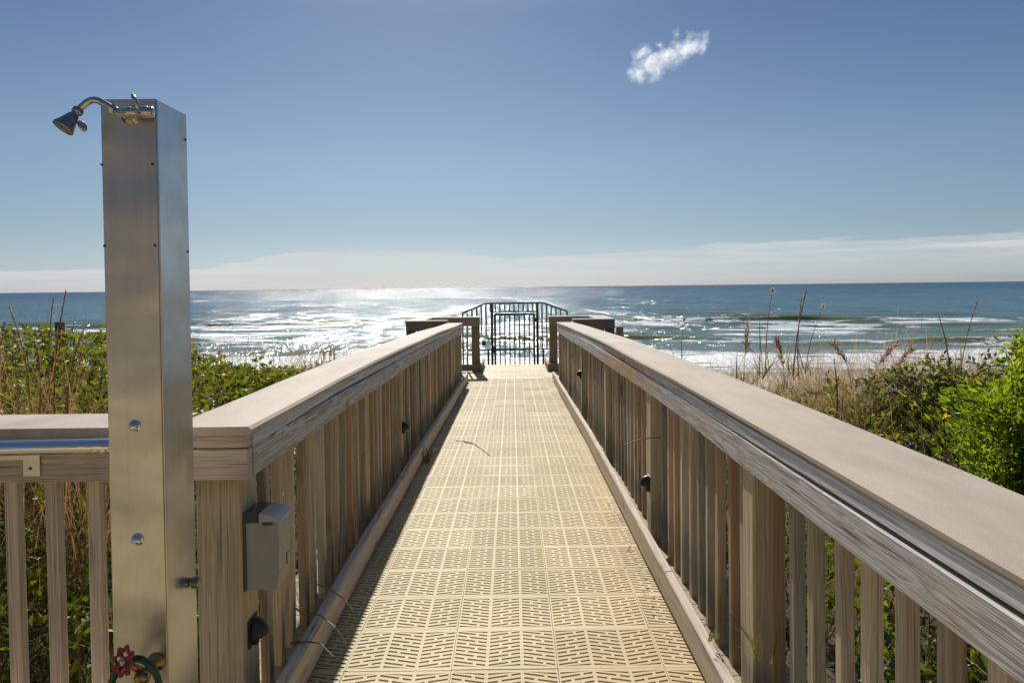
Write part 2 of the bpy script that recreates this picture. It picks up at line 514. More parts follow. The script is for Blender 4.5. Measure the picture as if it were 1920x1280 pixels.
# ------------------------------------------------------------------ ground, beach
def ground_h(x, y):
    """dune surface, falling to the beach"""
    x = np.asarray(x, float); y = np.asarray(y, float)
    yy = np.array([-200, -4, 6, 10, 14, 20, 30, 45, 60, 88, 100, 125, 400])
    zz = np.array([-0.6, -0.6, -0.62, -0.9, -1.9, -3.6, -6.0, -7.7, -8.15, -8.78, -9.2, -10, -14])
    z = np.interp(y, yy, zz)
    z = z + (np.sin(x * 0.55 + 1.3) * np.cos(y * 0.43) * 0.16 + np.sin(x * 1.3 + y * 0.9) * 0.06) * np.clip((70 - y) / 50, 0, 1)
    return z


def grid_mesh(name, xs, ys, zf, mat, smooth=True, attr=None):
    X, Y = np.meshgrid(xs, ys) if np.ndim(xs) == 1 else (xs, ys)
    Z = zf(X, Y)
    ny, nx = X.shape
    V = np.stack([X, Y, Z], -1).reshape(-1, 3)
    idx = np.arange(nx * ny).reshape(ny, nx)
    Q = np.stack([idx[:-1, :-1], idx[:-1, 1:], idx[1:, 1:], idx[1:, :-1]], -1).reshape(-1, 4)
    return arr_mesh(name, V, Q, mat, smooth, attr)


def arr_mesh(name, V, Q, mats, smooth=False, attr=None, parent=None, domain='POINT'):
    me = bpy.data.meshes.new(name)
    nv, nf = len(V), len(Q)
    k = Q.shape[1]
    me.vertices.add(nv)
    me.vertices.foreach_set('co', np.ascontiguousarray(V, dtype=np.float32).ravel())
    me.loops.add(nf * k)
    me.loops.foreach_set('vertex_index', np.ascontiguousarray(Q, dtype=np.int32).ravel())
    me.polygons.add(nf)
    me.polygons.foreach_set('loop_start', np.arange(0, nf * k, k, dtype=np.int32))
    me.polygons.foreach_set('loop_total', np.full(nf, k, dtype=np.int32))
    for mm in (mats if isinstance(mats, (list, tuple)) else [mats]):
        me.materials.append(mm)
    if smooth:
        me.polygons.foreach_set('use_smooth', np.ones(nf, dtype=bool))
    me.update(calc_edges=True)
    for an, av in (attr or {}).items():
        a = me.attributes.new(an, 'FLOAT', domain)
        a.data.foreach_set('value', np.ascontiguousarray(av, dtype=np.float32).ravel())
    o = bpy.data.objects.new(name, me)
    col.objects.link(o)
    if parent is not None:
        o.parent = parent
    return o


def sand_mat():
    m, N = new_mat('sand')
    t = N.n('ShaderNodeTexCoord')
    a = N.noise(t.outputs['Object'], 1.2, 6, 0.6)
    b_ = N.noise(t.outputs['Object'], 220.0, 3, 0.6)
    c = N.mix(a.outputs[0], (0.62, 0.54, 0.44, 1), (0.74, 0.67, 0.58, 1))
    # litter and roots under the scrub, dry sand on the beach, wet sand by the water
    sp_ = N.n('ShaderNodeSeparateXYZ', {'Vector': t.outputs['Object']})
    wet = N.ramp(N.math('MULTIPLY', N.math('ADD', sp_.outputs[1], N.math('MULTIPLY', a.outputs[0], 6.0)), 0.01), [(0.80, 0.0), (0.87, 1.0)])
    c = N.mix(wet, c, (0.42, 0.36, 0.29, 1))
    d = N.ramp(sp_.outputs[2], [(0.0, 0.0), (1.0, 1.0)])
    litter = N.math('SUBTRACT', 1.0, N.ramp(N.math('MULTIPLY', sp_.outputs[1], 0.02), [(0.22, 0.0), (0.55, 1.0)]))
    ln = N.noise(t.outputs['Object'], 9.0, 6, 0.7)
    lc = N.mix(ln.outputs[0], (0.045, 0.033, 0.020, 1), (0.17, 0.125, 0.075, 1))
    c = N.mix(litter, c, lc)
    b2 = N.n('ShaderNodeBump', {'Height': b_.outputs[0], 'Strength': 0.4, 'Distance': 0.01})
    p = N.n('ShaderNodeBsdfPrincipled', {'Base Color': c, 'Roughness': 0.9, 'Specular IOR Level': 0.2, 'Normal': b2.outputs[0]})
    N.link(p.outputs[0], N.out.inputs[0])
    return m


MAT['sand'] = sand_mat()
xs = np.concatenate([np.linspace(-400, -40, 30), np.linspace(-38, 38, 120), np.linspace(40, 400, 30)])
ysg = np.concatenate([np.linspace(-60, -3, 12), np.linspace(-2, 30, 90), np.linspace(31, 130, 90)])
tag(grid_mesh('dune_beach_ground', xs, ysg, ground_h, MAT['sand']), kind='structure')

# ------------------------------------------------------------------ sea
SEA = -8.72


def smooth_noise(x, seed, octs=5, base=0.02):
    r = np.random.default_rng(seed)
    o = np.zeros_like(x)
    a = 1.0
    for k in range(octs):
        for j in range(3):
            o += a * np.sin(x * base * (1.9 ** k) * r.uniform(0.7, 1.4) * 6.28 + r.uniform(0, 6.28)) / 3
        a *= 0.6
    return o


def noise2(x, y, seed, n=14, fx=(0.02, 0.3), fy=(0.1, 1.0), p=0.5):
    r = np.random.default_rng(seed)
    o = np.zeros(np.broadcast(x, y).shape)
    for k in range(n):
        t_ = k / (n - 1)
        kx = fx[0] * (fx[1] / fx[0]) ** t_ * r.uniform(0.7, 1.4)
        ky = fy[0] * (fy[1] / fy[0]) ** t_ * r.uniform(0.7, 1.4) * r.choice([-1, 1])
        o += (p ** (t_ * 3)) * np.sin(6.28 * (kx * x + ky * y) + r.uniform(0, 6.28))
    return o / math.sqrt(n / 2)


# y distance, amplitude, seed, start of foam trail (m behind/before), foam strength
CRESTS = [(232, 0.55, 1, 0.30), (207, 0.95, 2, 0.8), (192, 0.55, 3, 0.9), (171, 0.5, 4, 1.0), (152, 0.42, 5, 0.7), (137, 0.6, 6, 0.55),
          (121, 0.55, 7, 0.6), (108, 0.32, 8, 1.0), (99, 0.2, 9, 1.2), (260, 0.4, 12, 0.0), (300, 0.4, 13, 0.0)]


def sea_fields(X, Y):
    H = noise2(X, Y, 21, 16, (0.012, 0.16), (0.03, 0.35)) * 0.10
    foam = np.zeros_like(X)
    green = np.zeros_like(X)
    for (y0, A, sd_, fs) in CRESTS:
        c = y0 + smooth_noise(X, sd_, 4, 0.004) * 4.5
        amp = A * np.clip(0.62 + 0.75 * smooth_noise(X + 300, sd_ + 50, 4, 0.006), 0.05, 1.5)
        d = Y - c
        # steep face towards the shore (d<0), long back
        prof = np.where(d < 0, np.exp(-(d / 1.3) ** 2), np.exp(-(d / 4.5) ** 2))
        H = H + amp * prof
        br = np.clip((amp / A - 0.55) * 1.6, 0, 1)
        br2 = np.clip(0.8 + 0.9 * smooth_noise(X + 90, sd_ + 80, 5, 0.012), 0, 1.3)
        # foam: crest spill and trail on the shoreward side
        foam += fs * br2 * (np.exp(-((d + 3.5) / 5.0) ** 2) * 0.85 + np.exp(-((d - 0.8) / 0.9) ** 2) * 0.9 * br + np.exp(-((d - 5.0) / 5.0) ** 2) * 0.35)
        green += np.where(d < 0, np.exp(-((d + 0.4) / 1.1) ** 2), np.exp(-(d / 0.8) ** 2)) * np.clip(amp * 1.3, 0, 1)
    foam += np.clip((112 - Y) / 22, 0, 1.0) * 0.95
    foam *= np.clip((Y - 76) / 6, 0.6, 1)
    tex = noise2(X, Y, 33, 18, (0.03, 0.6), (0.12, 1.2), 0.75)
    foam = foam * (0.95 + 0.5 * tex) * 1.15
    edge = np.clip((Y - 88) / 6, 0, 1)
    H = H * np.clip((Y - 86) / 14, 0.15, 1)
    return H, foam, green


def sea_mat():
    m, N = new_mat('sea_water')
    g = N.n('ShaderNodeNewGeometry')
    P = g.outputs['Position']
    fo = N.n('ShaderNodeAttribute', attribute_name='foam')
    gr = N.n('ShaderNodeAttribute', attribute_name='green')
    sp_ = N.n('ShaderNodeSeparateXYZ', {'Vector': P})
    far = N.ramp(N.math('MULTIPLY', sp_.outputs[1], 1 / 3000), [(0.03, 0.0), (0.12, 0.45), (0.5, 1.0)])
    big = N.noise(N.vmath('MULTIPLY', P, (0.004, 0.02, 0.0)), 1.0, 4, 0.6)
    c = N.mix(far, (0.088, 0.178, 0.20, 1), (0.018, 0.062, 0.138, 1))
    c = N.mix(N.ramp(big.outputs[0], [(0.4, 0.0), (0.65, 0.5)]), c, (0.035, 0.12, 0.165, 1))
    shal = N.ramp(N.math('MULTIPLY', sp_.outputs[1], 0.005), [(0.5, 1.0), (0.75, 0.6), (1.25, 0.0)])
    c = N.mix(N.math('MULTIPLY', shal, 0.55), c, (0.17, 0.205, 0.16, 1))
    c = N.mix(N.math('MULTIPLY', gr.outputs['Fac'], 1.3, clamp=True), c, (0.19, 0.185, 0.05, 1))
    # facets of wind chop: slopes picked per point, so far water averages correctly
    acc = None
    for (sx, sy, amp) in ((0.9, 1.6, 0.34), (0.28, 0.62, 0.30), (0.07, 0.20, 0.17), (3.3, 4.5, 0.36), (0.16, 0.03, 0.22), (0.028, 0.006, 0.13)):
        nz = N.noise(N.vmath('MULTIPLY', P, (sx, sy, 0.0)), 1.0, 2, 0.5)
        d = N.vmath('MULTIPLY', N.vmath('SUBTRACT', nz.outputs['Color'], (0.5, 0.5, 0.5)), (amp * 4.1, amp * 3.5, 0.0))
        acc = d if acc is None else N.vmath('ADD', acc, d)
    nn = N.vmath('NORMALIZE', N.vmath('ADD', g.outputs['Normal'], acc))
    # wave-roughened water never mirrors as strongly as a flat sheet: the facets hide one another at low angles
    fr_ = N.n('ShaderNodeFresnel', {'IOR': 1.33, 'Normal': nn})
    rf_ = N.math('MINIMUM', N.math('MULTIPLY', fr_.outputs[0], 0.8), 0.24)
    deep = N.n('ShaderNodeBsdfDiffuse', {'Color': c})
    shine = N.n('ShaderNodeBsdfGlossy', {'Color': (1, 1, 1, 1), 'Roughness': 0.11, 'Normal': nn})
    water = N.n('ShaderNodeMixShader', {0: rf_})
    N.link(deep.outputs[0], water.inputs[1])
    N.link(shine.outputs[0], water.inputs[2])
    f1 = N.noise(N.vmath('MULTIPLY', P, (0.55, 1.1, 0.3)), 1.0, 6, 0.68)
    f2 = N.noise(N.vmath('MULTIPLY', P, (0.12, 0.35, 0.3)), 1.0, 4, 0.6)
    ft = N.math('ADD', fo.outputs['Fac'], N.math('ADD', N.math('MULTIPLY', N.math('SUBTRACT', f1.outputs[0], 0.5), 1.9),
                                                  N.math('MULTIPLY', N.math('SUBTRACT', f2.outputs[0], 0.5), 1.1)))
    fm = N.ramp(ft, [(0.55, 0.0), (0.95, 1.0)])
    foam = N.n('ShaderNodeBsdfPrincipled', {'Base Color': (0.72, 0.73, 0.73, 1), 'Roughness': 0.7})
    mx = N.n('ShaderNodeMixShader', {0: fm})
    N.link(water.outputs[0], mx.inputs[1])
    N.link(foam.outputs[0], mx.inputs[2])
    N.link(mx.outputs[0], N.out.inputs[0])
    return m


MAT['sea'] = sea_mat()
# one sheet: fine rows through the surf, then ever longer rows out to the horizon
ya = np.concatenate([np.arange(78, 262, 0.45), np.geomspace(262.5, 1200, 220), np.geomspace(1230, 40000, 70)])
ua = np.linspace(-1, 1, 641); ua = 0.62 * ua + 0.38 * ua ** 3
hw = np.maximum(240.0, 1.35 * ya)
SX = ua[None, :] * hw[:, None]
SY = np.repeat(ya[:, None], len(ua), 1)
SH, SF, SG = sea_fields(SX, SY)
fade = np.clip((900 - SY) / 500, 0, 1)
SH *= fade
SF *= np.clip((330 - SY) / 60, 0, 1)
SG *= fade
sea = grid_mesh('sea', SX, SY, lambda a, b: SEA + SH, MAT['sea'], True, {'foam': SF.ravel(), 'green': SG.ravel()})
tag(sea, kind='structure')

# ------------------------------------------------------------------ walkway floor
DY = [(-99, 0), (3.4, 0), (5.6, 0.028), (7.8, 0.066), (9.7, 0.112), (11.8, 0.16), (99, 0.16)]


def drop(y):
    for (a, b), (c, d) in zip(DY, DY[1:]):
        if y <= c:
            return b + (d - b) * (y - a) / (c - a)
    return 0.16


TX0, TW, TY0, TD = -0.594, 0.369, 2.551, 0.307
CW = TW / 3


def tile_floor():
    mb = MB()
    th = 0.011
    jr = random.Random(5)
    jit = (0, 0, 0)
    r = 0

    def quad(x0, ya0, yb0, x1, ya1, yb1):
        """bar with a parallelogram top: at x0 spans ya0..yb0, at x1 spans ya1..yb1"""
        z = lambda y: -drop(y) + jit[0]
        ym_ = TY0 + (r + 0.5) * TD
        z2 = lambda x, y: z(y) + jit[1] * (y - ym_) + jit[2] * (x - x0) * 0.5
        a, b, c, d = (x0, ya0, z2(x0, ya0)), (x1, ya1, z2(x1, ya1)), (x1, yb1, z2(x1, yb1)), (x0, yb0, z2(x0, yb0))
        vs = [a, b, c, d] + [(p[0], p[1], p[2] - th) for p in (a, b, c, d)]
        mb.add(vs, [(0, 1, 2, 3), (0, 4, 5, 1), (1, 5, 6, 2), (2, 6, 7, 3), (3, 7, 4, 0)])
    r0 = int((0.3 - TY0) / TD) - 1
    r1 = int((14.2 - TY0) / TD)
    for r in range(r0, r1 + 1):
        y0 = TY0 + r * TD + 0.0016
        y1 = TY0 + (r + 1) * TD - 0.0016
        wide = y0 > 11.8
        c0, c1 = (-8, 17) if wide else (-1, 10)
        for c in range(c0, c1):
            if c % 3 == 0 or c == c0:
                jit = (jr.uniform(-.0018, .0018), jr.uniform(-.004, .004), jr.uniform(-.004, .004))
            xl = TX0 + c * CW
            xr = xl + CW
            if not wide:
                xl, xr = max(xl, -0.752), min(xr, 0.672)
            e0 = 0.0055 if c % 3 == 0 else 0.0
            e1 = 0.0055 if c % 3 == 2 else 0.0
            # long rails either side of the column and the two end bars
            quad(xl + (0.0009 if e0 else 0), y0, y1, xl + 0.0062, y0, y1)
            quad(xr - 0.0062, y0, y1, xr - (0.0009 if e1 else 0), y0, y1)
            quad(xl + 0.0062, y0, y0 + 0.014, xr - 0.0062, y0, y0 + 0.014)
            quad(xl + 0.0062, y1 - 0.014, y1, xr - 0.0062, y1 - 0.014, y1)
            nb = 10
            pitch = (TD - 0.031) / nb
            bw = pitch * (0.85 if wide else 0.60)
            s = 0.27 if c % 2 == 0 else -0.27
            xa, xb = xl + 0.0062, xr - 0.0062
            lo, hi = y0 + 0.014, y1 - 0.014
            for k in range(-1, nb + 1):
                yc = lo + pitch * (k + 0.5)
                dl = s * (xb - xa) / 2
                p = [yc - bw / 2 - dl, yc + bw / 2 - dl, yc - bw / 2 + dl, yc + bw / 2 + dl]
                p = [min(max(q, lo), hi) for q in p]
                if p[1] - p[0] < 1e-4 and p[3] - p[2] < 1e-4:
                    continue
                quad(xa, p[0], p[1], xb, p[2], p[3])
                # bridges that break the slot after this bar
                if y0 < 8.5:
                    for q in ((0.36,) if k % 2 else (0.66,)):
                        xm = xa + (xb - xa) * q
                        ym = yc - dl + s * (xm - xa) + bw / 2
                        yt = ym + pitch - bw
                        if ym > lo and yt < hi:
                            quad(xm - 0.006, ym - .002, yt + .002, xm + 0.006, ym - .002, yt + .002)
    return mb


fl = tile_floor().build('walkway_floor', MAT['tile'])
tag(fl, kind='structure')
mb = MB()
y = 0.36
while y < 14.3:
    x0, x1 = (-1.75, 1.72) if y > 11.7 else (-1.02, 0.95)
    if y + 0.14 < 14.35:
        mb.box(x0, x1, y, y + 0.138, -0.050 - drop(y), -0.013 - drop(y))
    y += 0.144
tag(mb.build('walkway_planks', MAT['deckwood']), kind='structure')
mb = MB()
y = -9.4
while y < 2.3:
    mb.cbox(-4.6, -1.04 if y > 0.2 else 2.6, y, y + 0.138, -0.056, -0.022, 0.003)
    y += 0.144
tag(mb.build('platform_floor', MAT['tile']), kind='structure')

# ------------------------------------------------------------------ the house behind the viewer (seen only mirrored in the steel)
MAT['stucco'] = simple('tan_stucco', (0.33, 0.25, 0.15), 0.9, 0, 0.1, 6)
MAT['shingle'] = simple('dark_shingle', (0.055, 0.055, 0.06), 0.9, 0, 0.3, 12)
MAT['glass'] = simple('window_glass', (0.03, 0.035, 0.04), 0.08, 0, 0.05)
MAT['trim'] = simple('white_trim', (0.7, 0.68, 0.62), 0.6, 0, 0.05)
house = empty('beach_house', (0, -9.5, -0.6), 'tan beach house with dark roof facing the sea at the start of the boardwalk', 'house')
MB().box(-9, 9, -7, 0, 0, 3.1).build('wall', MAT['stucco'], house)
MB().box(-9, 9, 0.002, 0.08, 0.0, 0.66).build('skirting', MAT['shingle'], house)
rf = MB()
rf.prism([(-0.9, 3.0), (-0.85, 3.15), (-5.0, 7.2), (-9.1, 3.15), (-9.1, 3.0)], -9.6, 9.6, M=Matrix(((0, 1, 0, 0), (-1, 0, 0, 0), (0, 0, 1, 0), (0, 0, 0, 1))) @ Matrix.Identity(4))
rf.v = [(x, -y_ - 0.0 if False else (0.9 + (-abs(y_)) + 0.0 if False else -abs(y_) + 1.5), z) for (x, y_, z) in rf.v]
rf.build('roof', MAT['shingle'], house)
for xw in (-7, -4, 2.5, 5.5):
    wf = MB().box(xw - .08, xw + 1.58, 0.002, 0.06, 0.72, 2.48).build('window', MAT['trim'], house)
    MB().box(xw, xw + 1.5, 0.061, 0.07, 0.8, 2.4).build('pane', MAT['glass'], wf)
dr = MB().box(-1.5, 1.2, 0.002, 0.05, 0.55, 2.75).build('door', MAT['trim'], house)
MB().box(-1.4, 1.1, 0.051, 0.06, 0.65, 2.65).build('pane', MAT['glass'], dr)

# ------------------------------------------------------------------ railings
stations = [1.0 + 0.35 * k for k in range(32)]


def wob(a, ph):
    return lambda y: (0.003 * math.sin(y * 0.9 + ph), -drop(y) + 0.003 * math.sin(y * 1.7 + ph * 2))


def ylist(y0, y1, step=0.35):
    n = max(2, int((y1 - y0) / step) + 1)
    return [y0 + (y1 - y0) * k / (n - 1) for k in range(n)]


BAL = {}


def baluster_mesh(h, key):
    if key not in BAL:
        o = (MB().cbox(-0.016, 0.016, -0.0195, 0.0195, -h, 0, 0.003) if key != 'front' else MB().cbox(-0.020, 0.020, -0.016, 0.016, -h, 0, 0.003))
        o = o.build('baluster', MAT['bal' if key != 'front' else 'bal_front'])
        me = o.data
        bpy.data.objects.remove(o)
        BAL[key] = me
    return BAL[key]


def baluster(parent, x, y, ztop, h, key):
    o = bpy.data.objects.new('baluster', baluster_mesh(h, key))
    col.objects.link(o)
    o.parent = parent
    o.location = (x + random.uniform(-.002, .002), y + random.uniform(-.007, .007), ztop)
    o.rotation_euler = (random.uniform(-.006, .006), random.uniform(-.006, .006), random.choice([0, 1]) * math.pi + random.uniform(-.07, .07))
    return o


def post(parent, x0, x1, y0, y1, z0, z1, mat='post'):
    o = MB().cbox(-(x1 - x0) / 2, (x1 - x0) / 2, -(y1 - y0) / 2, (y1 - y0) / 2, z0, z1, 0.006).build('post', MAT[mat], parent)
    o.location = ((x0 + x1) / 2, (y0 + y1) / 2, 0)
    return o


def ramp_rail(side, y0, y1, posts, label, corner=False):
    s = side
    if s < 0:
        ci, co, ki, ko = -0.775, -1.03, -0.700, -0.738
    else:
        ci, co, ki, ko = 0.70, 0.96, 0.6225, 0.6605
    fi = ci + s * 0.008
    fo_ = fi + s * 0.038
    root = empty('boardwalk_railing', (0, 0, 0), label, 'railing', 'railings along the boardwalk')
    yl = ylist(y0, y1)
    X = lambda a, b: (min(a, b), max(a, b))
    cj = 4.86 if s > 0 else 6.35
    for (a, b) in ((y0, cj), (cj + 0.0035, y1)):
        MB().sweep(rect(*X(ci, co), 0.893, 0.92, 0.009), ylist(a, b), wob(0, 1.0 + s)).build('rail_cap', MAT['cap'], root)
    # upper rail is two lengths butted together, a hair of gap between
    joint = 2.45 if s > 0 else 6.1
    yf = y0 + 0.052 if corner else y0
    for (a, b) in ((yf, joint), (joint + 0.004, y1)):
        MB().sweep(rect(*X(fi, fo_), 0.853, 0.8915, 0.003), ylist(a, b), wob(0, 2.0 + s)).build('upper_rail', MAT['rail_up'], root)
    MB().sweep(rect(*X(fi - s * .002, fo_), 0.757, 0.849, 0.004), ylist(yf, y1), wob(0, 3.0 + s)).build('lower_rail', MAT['rail_y'], root)
    MB().sweep(rect(*X(fo_ + s * 0.04, fo_ + s * 0.075), 0.80, 0.8915, 0.004), ylist(y0 + (0.3 if corner else 0), y1), wob(0, 3.0 + s)).build('outer_rail', MAT['rail_y'], root)
    kl = ylist(max(y0, 1.0) if s > 0 else y0 + 0.05, y1 - 0.05)
    MB().sweep(rect(*X(ki, ko), 0.018, 0.135, 0.006), kl, lambda y: (0.004 * math.sin(y * 1.1 + s) + 0.002 * math.sin(y * 3.1), -drop(y) + 0.002 * math.sin(y * 2.3))).build('kerb_board', MAT['kerb'], root)
    bx = fo_ + s * 0.019
    for py in posts:
        post(root, bx - 0.045 if s > 0 else bx - 0.055, bx + 0.055 if s > 0 else bx + 0.045, py - 0.052, py + 0.052, -0.75 - drop(py), 0.852 - drop(py))
    sp_ = 0.1445
    yb = y0 + (0.30 if corner else 0.08)
    while yb < y1 - 0.03:
        if all(abs(yb - p) > 0.10 for p in posts):
            baluster(root, bx, yb, 0.845 - drop(yb), 0.90, 'ramp')
        yb += sp_
    return root


POST_R = [0.55, 2.29, 3.96, 5.83, 7.85, 9.7, 11.6]
POST_L = [4.05, 5.33, 7.8, 9.7, 11.6]
rl = ramp_rail(-1, 2.19, 11.8, POST_L, 'long wooden railing on the left of the walkway, starting at the steel shower post', corner=True)
rr_ = ramp_rail(1, 0.35, 11.8, POST_R, 'long wooden railing on the right of the walkway with rust-stained rail, running to the sea')
cp = MB().cbox(-0.07, 0.07, -0.07, 0.07, -0.75, 0.852, 0.006).build('post', MAT['post'], rl)
cp.location = (-0.907, 2.345, 0)

# front railing, running left from the corner
fr = empty('boardwalk_railing', (0, 0, 0), 'short wooden railing crossing at left behind the steel shower post and chrome bar', 'railing', 'railings along the boardwalk')
FX0, FX1 = -3.6, -1.032
MB().prism(rect(0, 0, 0, 0, 0)[:0] or [(FX0, 0.893), (FX1 + 0.0, 0.893), (FX1 + 0.0, 0.92), (FX0, 0.92)], 2.19, 2.445).build('rail_cap', MAT['cap'], fr)
MB().cbox(FX0, -0.789, 2.202, 2.240, 0.853, 0.8915, 0.003).build('upper_rail', MAT['railx'], fr)
MB().cbox(FX0, -0.788, 2.200, 2.240, 0.757, 0.849, 0.004).build('lower_rail', MAT['railx'], fr)
for k in range(14):
    xb = -1.145 - 0.128 * k
    baluster(fr, xb, 2.262, 0.845, 0.95, 'front')
post(fr, -3.2, -3.06, 2.25, 2.39, -0.75, 0.852)
MB().cbox(FX0, -1.05, 2.10, 2.138, 0.018, 0.135, 0.004).build('kerb_board', MAT['kerb'], fr)


def landing_rail(s, label):
    """rail that wraps one half of the landing: front return, side, back"""
    root = empty('landing_railing', (0, 0, 0), label, 'railing', 'railings around the landing')
    d = 0.16
    T = 0.80
    xo = -1.70 if s < 0 else 1.64            # outer edge of side cap
    xi = xo - s * 0.30
    xe = -0.575 if s < 0 else 0.65           # inner end of back cap at the stair opening
    xr = -1.035 if s < 0 else 0.965          # where the front return meets the ramp rail
    X = lambda a, b: (min(a, b), max(a, b))
    cap = MB()
    a, b = X(xo, xr)
    cap.cbox(a, b, 11.82, 12.06, T - 0.027, T, 0.006)
    a, b = X(xo, xi)
    cap.cbox(a, b, 12.062, 13.08, T - 0.027, T, 0.006)
    a, b = X(xo, xe)
    cap.cbox(a, b, 13.082, 13.36, T - 0.027, T, 0.006)
    cap.build('rail_cap', MAT['cap'], root)
    fa = MB()
    a, b = X(xo - s * .012, xr)
    fa.cbox(a, b, 11.835, 11.873, T - 0.16, T - 0.029, 0.004)
    a, b = X(xo - s * .26, xo - s * .298)
    fa.cbox(a, b, 12.09, 13.07, T - 0.16, T - 0.029, 0.004)
    a, b = X(xo - s * .012, xe - (-s) * .0)
    fa.cbox(a, b, 13.095, 13.133, T - 0.16, T - 0.029, 0.004)
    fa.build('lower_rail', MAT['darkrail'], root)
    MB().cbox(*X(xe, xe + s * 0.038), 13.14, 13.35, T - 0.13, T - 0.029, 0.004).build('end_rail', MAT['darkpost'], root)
    for (px_, py_) in ((xo - s * .08, 11.96), (xo - s * .08, 13.25), (xe + s * 0.075, 13.225), (xr + s * .06, 11.96)):
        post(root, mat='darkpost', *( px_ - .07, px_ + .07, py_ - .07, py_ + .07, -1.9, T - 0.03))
    n = 6
    for k in range(n):
        baluster(root, xo - s * 0.28, 12.16 + k * 0.15, T - 0.03, 0.9, 'ramp')
    k = 0
    xk = xe + s * 0.22
    while abs(xk) < abs(xo) - 0.1:
        baluster(root, xk, 13.155, T - 0.03, 0.9, 'ramp')
        xk += s * 0.14
    xk = xr + s * 0.18
    while abs(xk) < abs(xo) - 0.1:
        baluster(root, xk, 11.9, T - 0.03, 0.9, 'ramp')
        xk += s * 0.14
    kb = MB()
    a, b = X(xo - s * 0.2, xe - s * 0.005)
    kb.cbox(a, b, 13.03, 13.068, -d + 0.018, -d + 0.135, 0.004)
    a, b = X(xe - s * 0.006, xe - s * 0.044)
    kb.cbox(a, b, 13.0, 14.15, -d + 0.018, -d + 0.135, 0.004)
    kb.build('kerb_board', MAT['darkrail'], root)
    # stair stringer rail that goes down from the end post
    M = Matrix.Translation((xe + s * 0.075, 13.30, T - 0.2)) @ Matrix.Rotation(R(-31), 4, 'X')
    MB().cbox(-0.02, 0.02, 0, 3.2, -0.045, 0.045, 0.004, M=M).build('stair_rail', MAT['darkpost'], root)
    MB().cbox(xe + s * .075 - .02, xe + s * .075 + .02, 13.30, 13.36, -d - 0.2, T - 0.03, 0.003).build('stair_post', MAT['darkpost'], root)
    return root


landing_rail(-1, 'wooden railing around the left half of the landing before the black gate')
landing_rail(1, 'wooden railing around the right half of the landing before the black gate')

# stairs down to the gate
stairs = MB()
for k in range(7):
    stairs.cbox(-0.62, 0.68, 14.36 + 0.28 * k, 14.36 + 0.28 * k + 0.27, -0.16 - 0.17 * (k + 1) - 0.04, -0.16 - 0.17 * (k + 1), 0.004)
for x in (-0.66, 0.68):
    M = Matrix.Translation((x, 14.30, -0.30)) @ Matrix.Rotation(R(-31), 4, 'X')
    stairs.cbox(0, 0.04, 0, 2.6, -0.26, 0.0, 0.004, M=M)
tag(stairs.build('stairs', MAT['kerb']), 'wooden beach stairs dropping away beyond the landing, behind the deck edge', 'stairs')
tag(MB().cbox(-1.6, 1.65, 16.33, 18.0, -1.43, -1.37, 0.004).build('stair_landing', MAT['kerb']), kind='structure')

# ------------------------------------------------------------------ iron gate
GY = 16.0
gate = empty('iron_gate', (0, GY, -1.3), 'black wrought iron gate with hipped top between the landing railings', 'gate')


def gp(px, py):
    p = at(px, py, GY)
    return (p.x, p.z + 1.3)


def gbar(mb, a, b, t=0.022):
    a = Vector((a[0], 0, a[1])); b = Vector((b[0], 0, b[1]))
    d = (b - a)
    L = d.length
    ang = math.atan2(d.x, d.z)
    M = Matrix.Translation(a) @ Matrix.Rotation(ang, 4, 'Y')
    mb.box(-t / 2, t / 2, -t / 2, t / 2, 0, L, M=M)


zl = -0.05
A0, A1, A2, A3 = gp(867.5, 587), gp(910, 569), gp(1019, 567.5), gp(1063.5, 584)
fm = MB()
for a, b in ((A0, A1), (A1, A2), (A2, A3)):
    gbar(fm, a, b, 0.034)
xl_, xr2 = gp(922.5, 600)[0], gp(1007.5, 600)[0]
ztop = lambda x: (A1[1] + (A2[1] - A1[1]) * (x - A1[0]) / (A2[0] - A1[0])) if A1[0] <= x <= A2[0] else \
    (A0[1] + (A1[1] - A0[1]) * (x - A0[0]) / (A1[0] - A0[0]) if x < A1[0] else A2[1] + (A3[1] - A2[1]) * (x - A2[0]) / (A3[0] - A2[0]))
for x in (A0[0], A3[0]):
    gbar(fm, (x, zl), (x, ztop(x)), 0.03)
for x in (xl_, xr2):
    gbar(fm, (x, zl), (x, ztop(x)), 0.05)
zh = gp(965, 584)[1]
gbar(fm, (xl_, zh), (xr2, zh), 0.026)
zm, zb = gp(935, 629)[1], gp(935, 655)[1]
gbar(fm, (A0[0], zm), (xl_, zm), 0.026)
gbar(fm, (A0[0], zb), (xl_, zb), 0.026)
gbar(fm, (xr2, zb), (A3[0], zb), 0.026)
gbar(fm, (A0[0], 0.05), (xl_, 0.05), 0.026)
gbar(fm, (xr2, 0.05), (A3[0], 0.05), 0.026)
for x in (gp(915, 600)[0], gp(1018, 600)[0]):
    gbar(fm, (x, zl), (x, zb), 0.04)
fm.build('gate_frame', MAT['iron'], gate)
pk = MB()
x = A0[0] + 0.1
while x < A3[0] - 0.05:
    if x < xl_ - 0.03 or x > xr2 + 0.03:
        z0 = zm if x < xl_ else zb
        gbar(pk, (x, z0), (x, ztop(x)), 0.025)
    else:
        gbar(pk, (x, zh), (x, ztop(x)), 0.025)
    x += 0.1
pk.build('picket', MAT['iron'], gate)
leaf = MB()
lx0, lx1 = gp(928, 600)[0], gp(1001.5, 600)[0]
lz = gp(965, 589)[1]
for a, b in (((lx0, 0.05), (lx0, lz)), ((lx1, 0.05), (lx1, lz)), ((lx0, lz), (lx1, lz)), ((lx0, zb), (lx1, zb)), ((lx0, 0.06), (lx1, 0.06))):
    gbar(leaf, a, b, 0.042)
n = 8
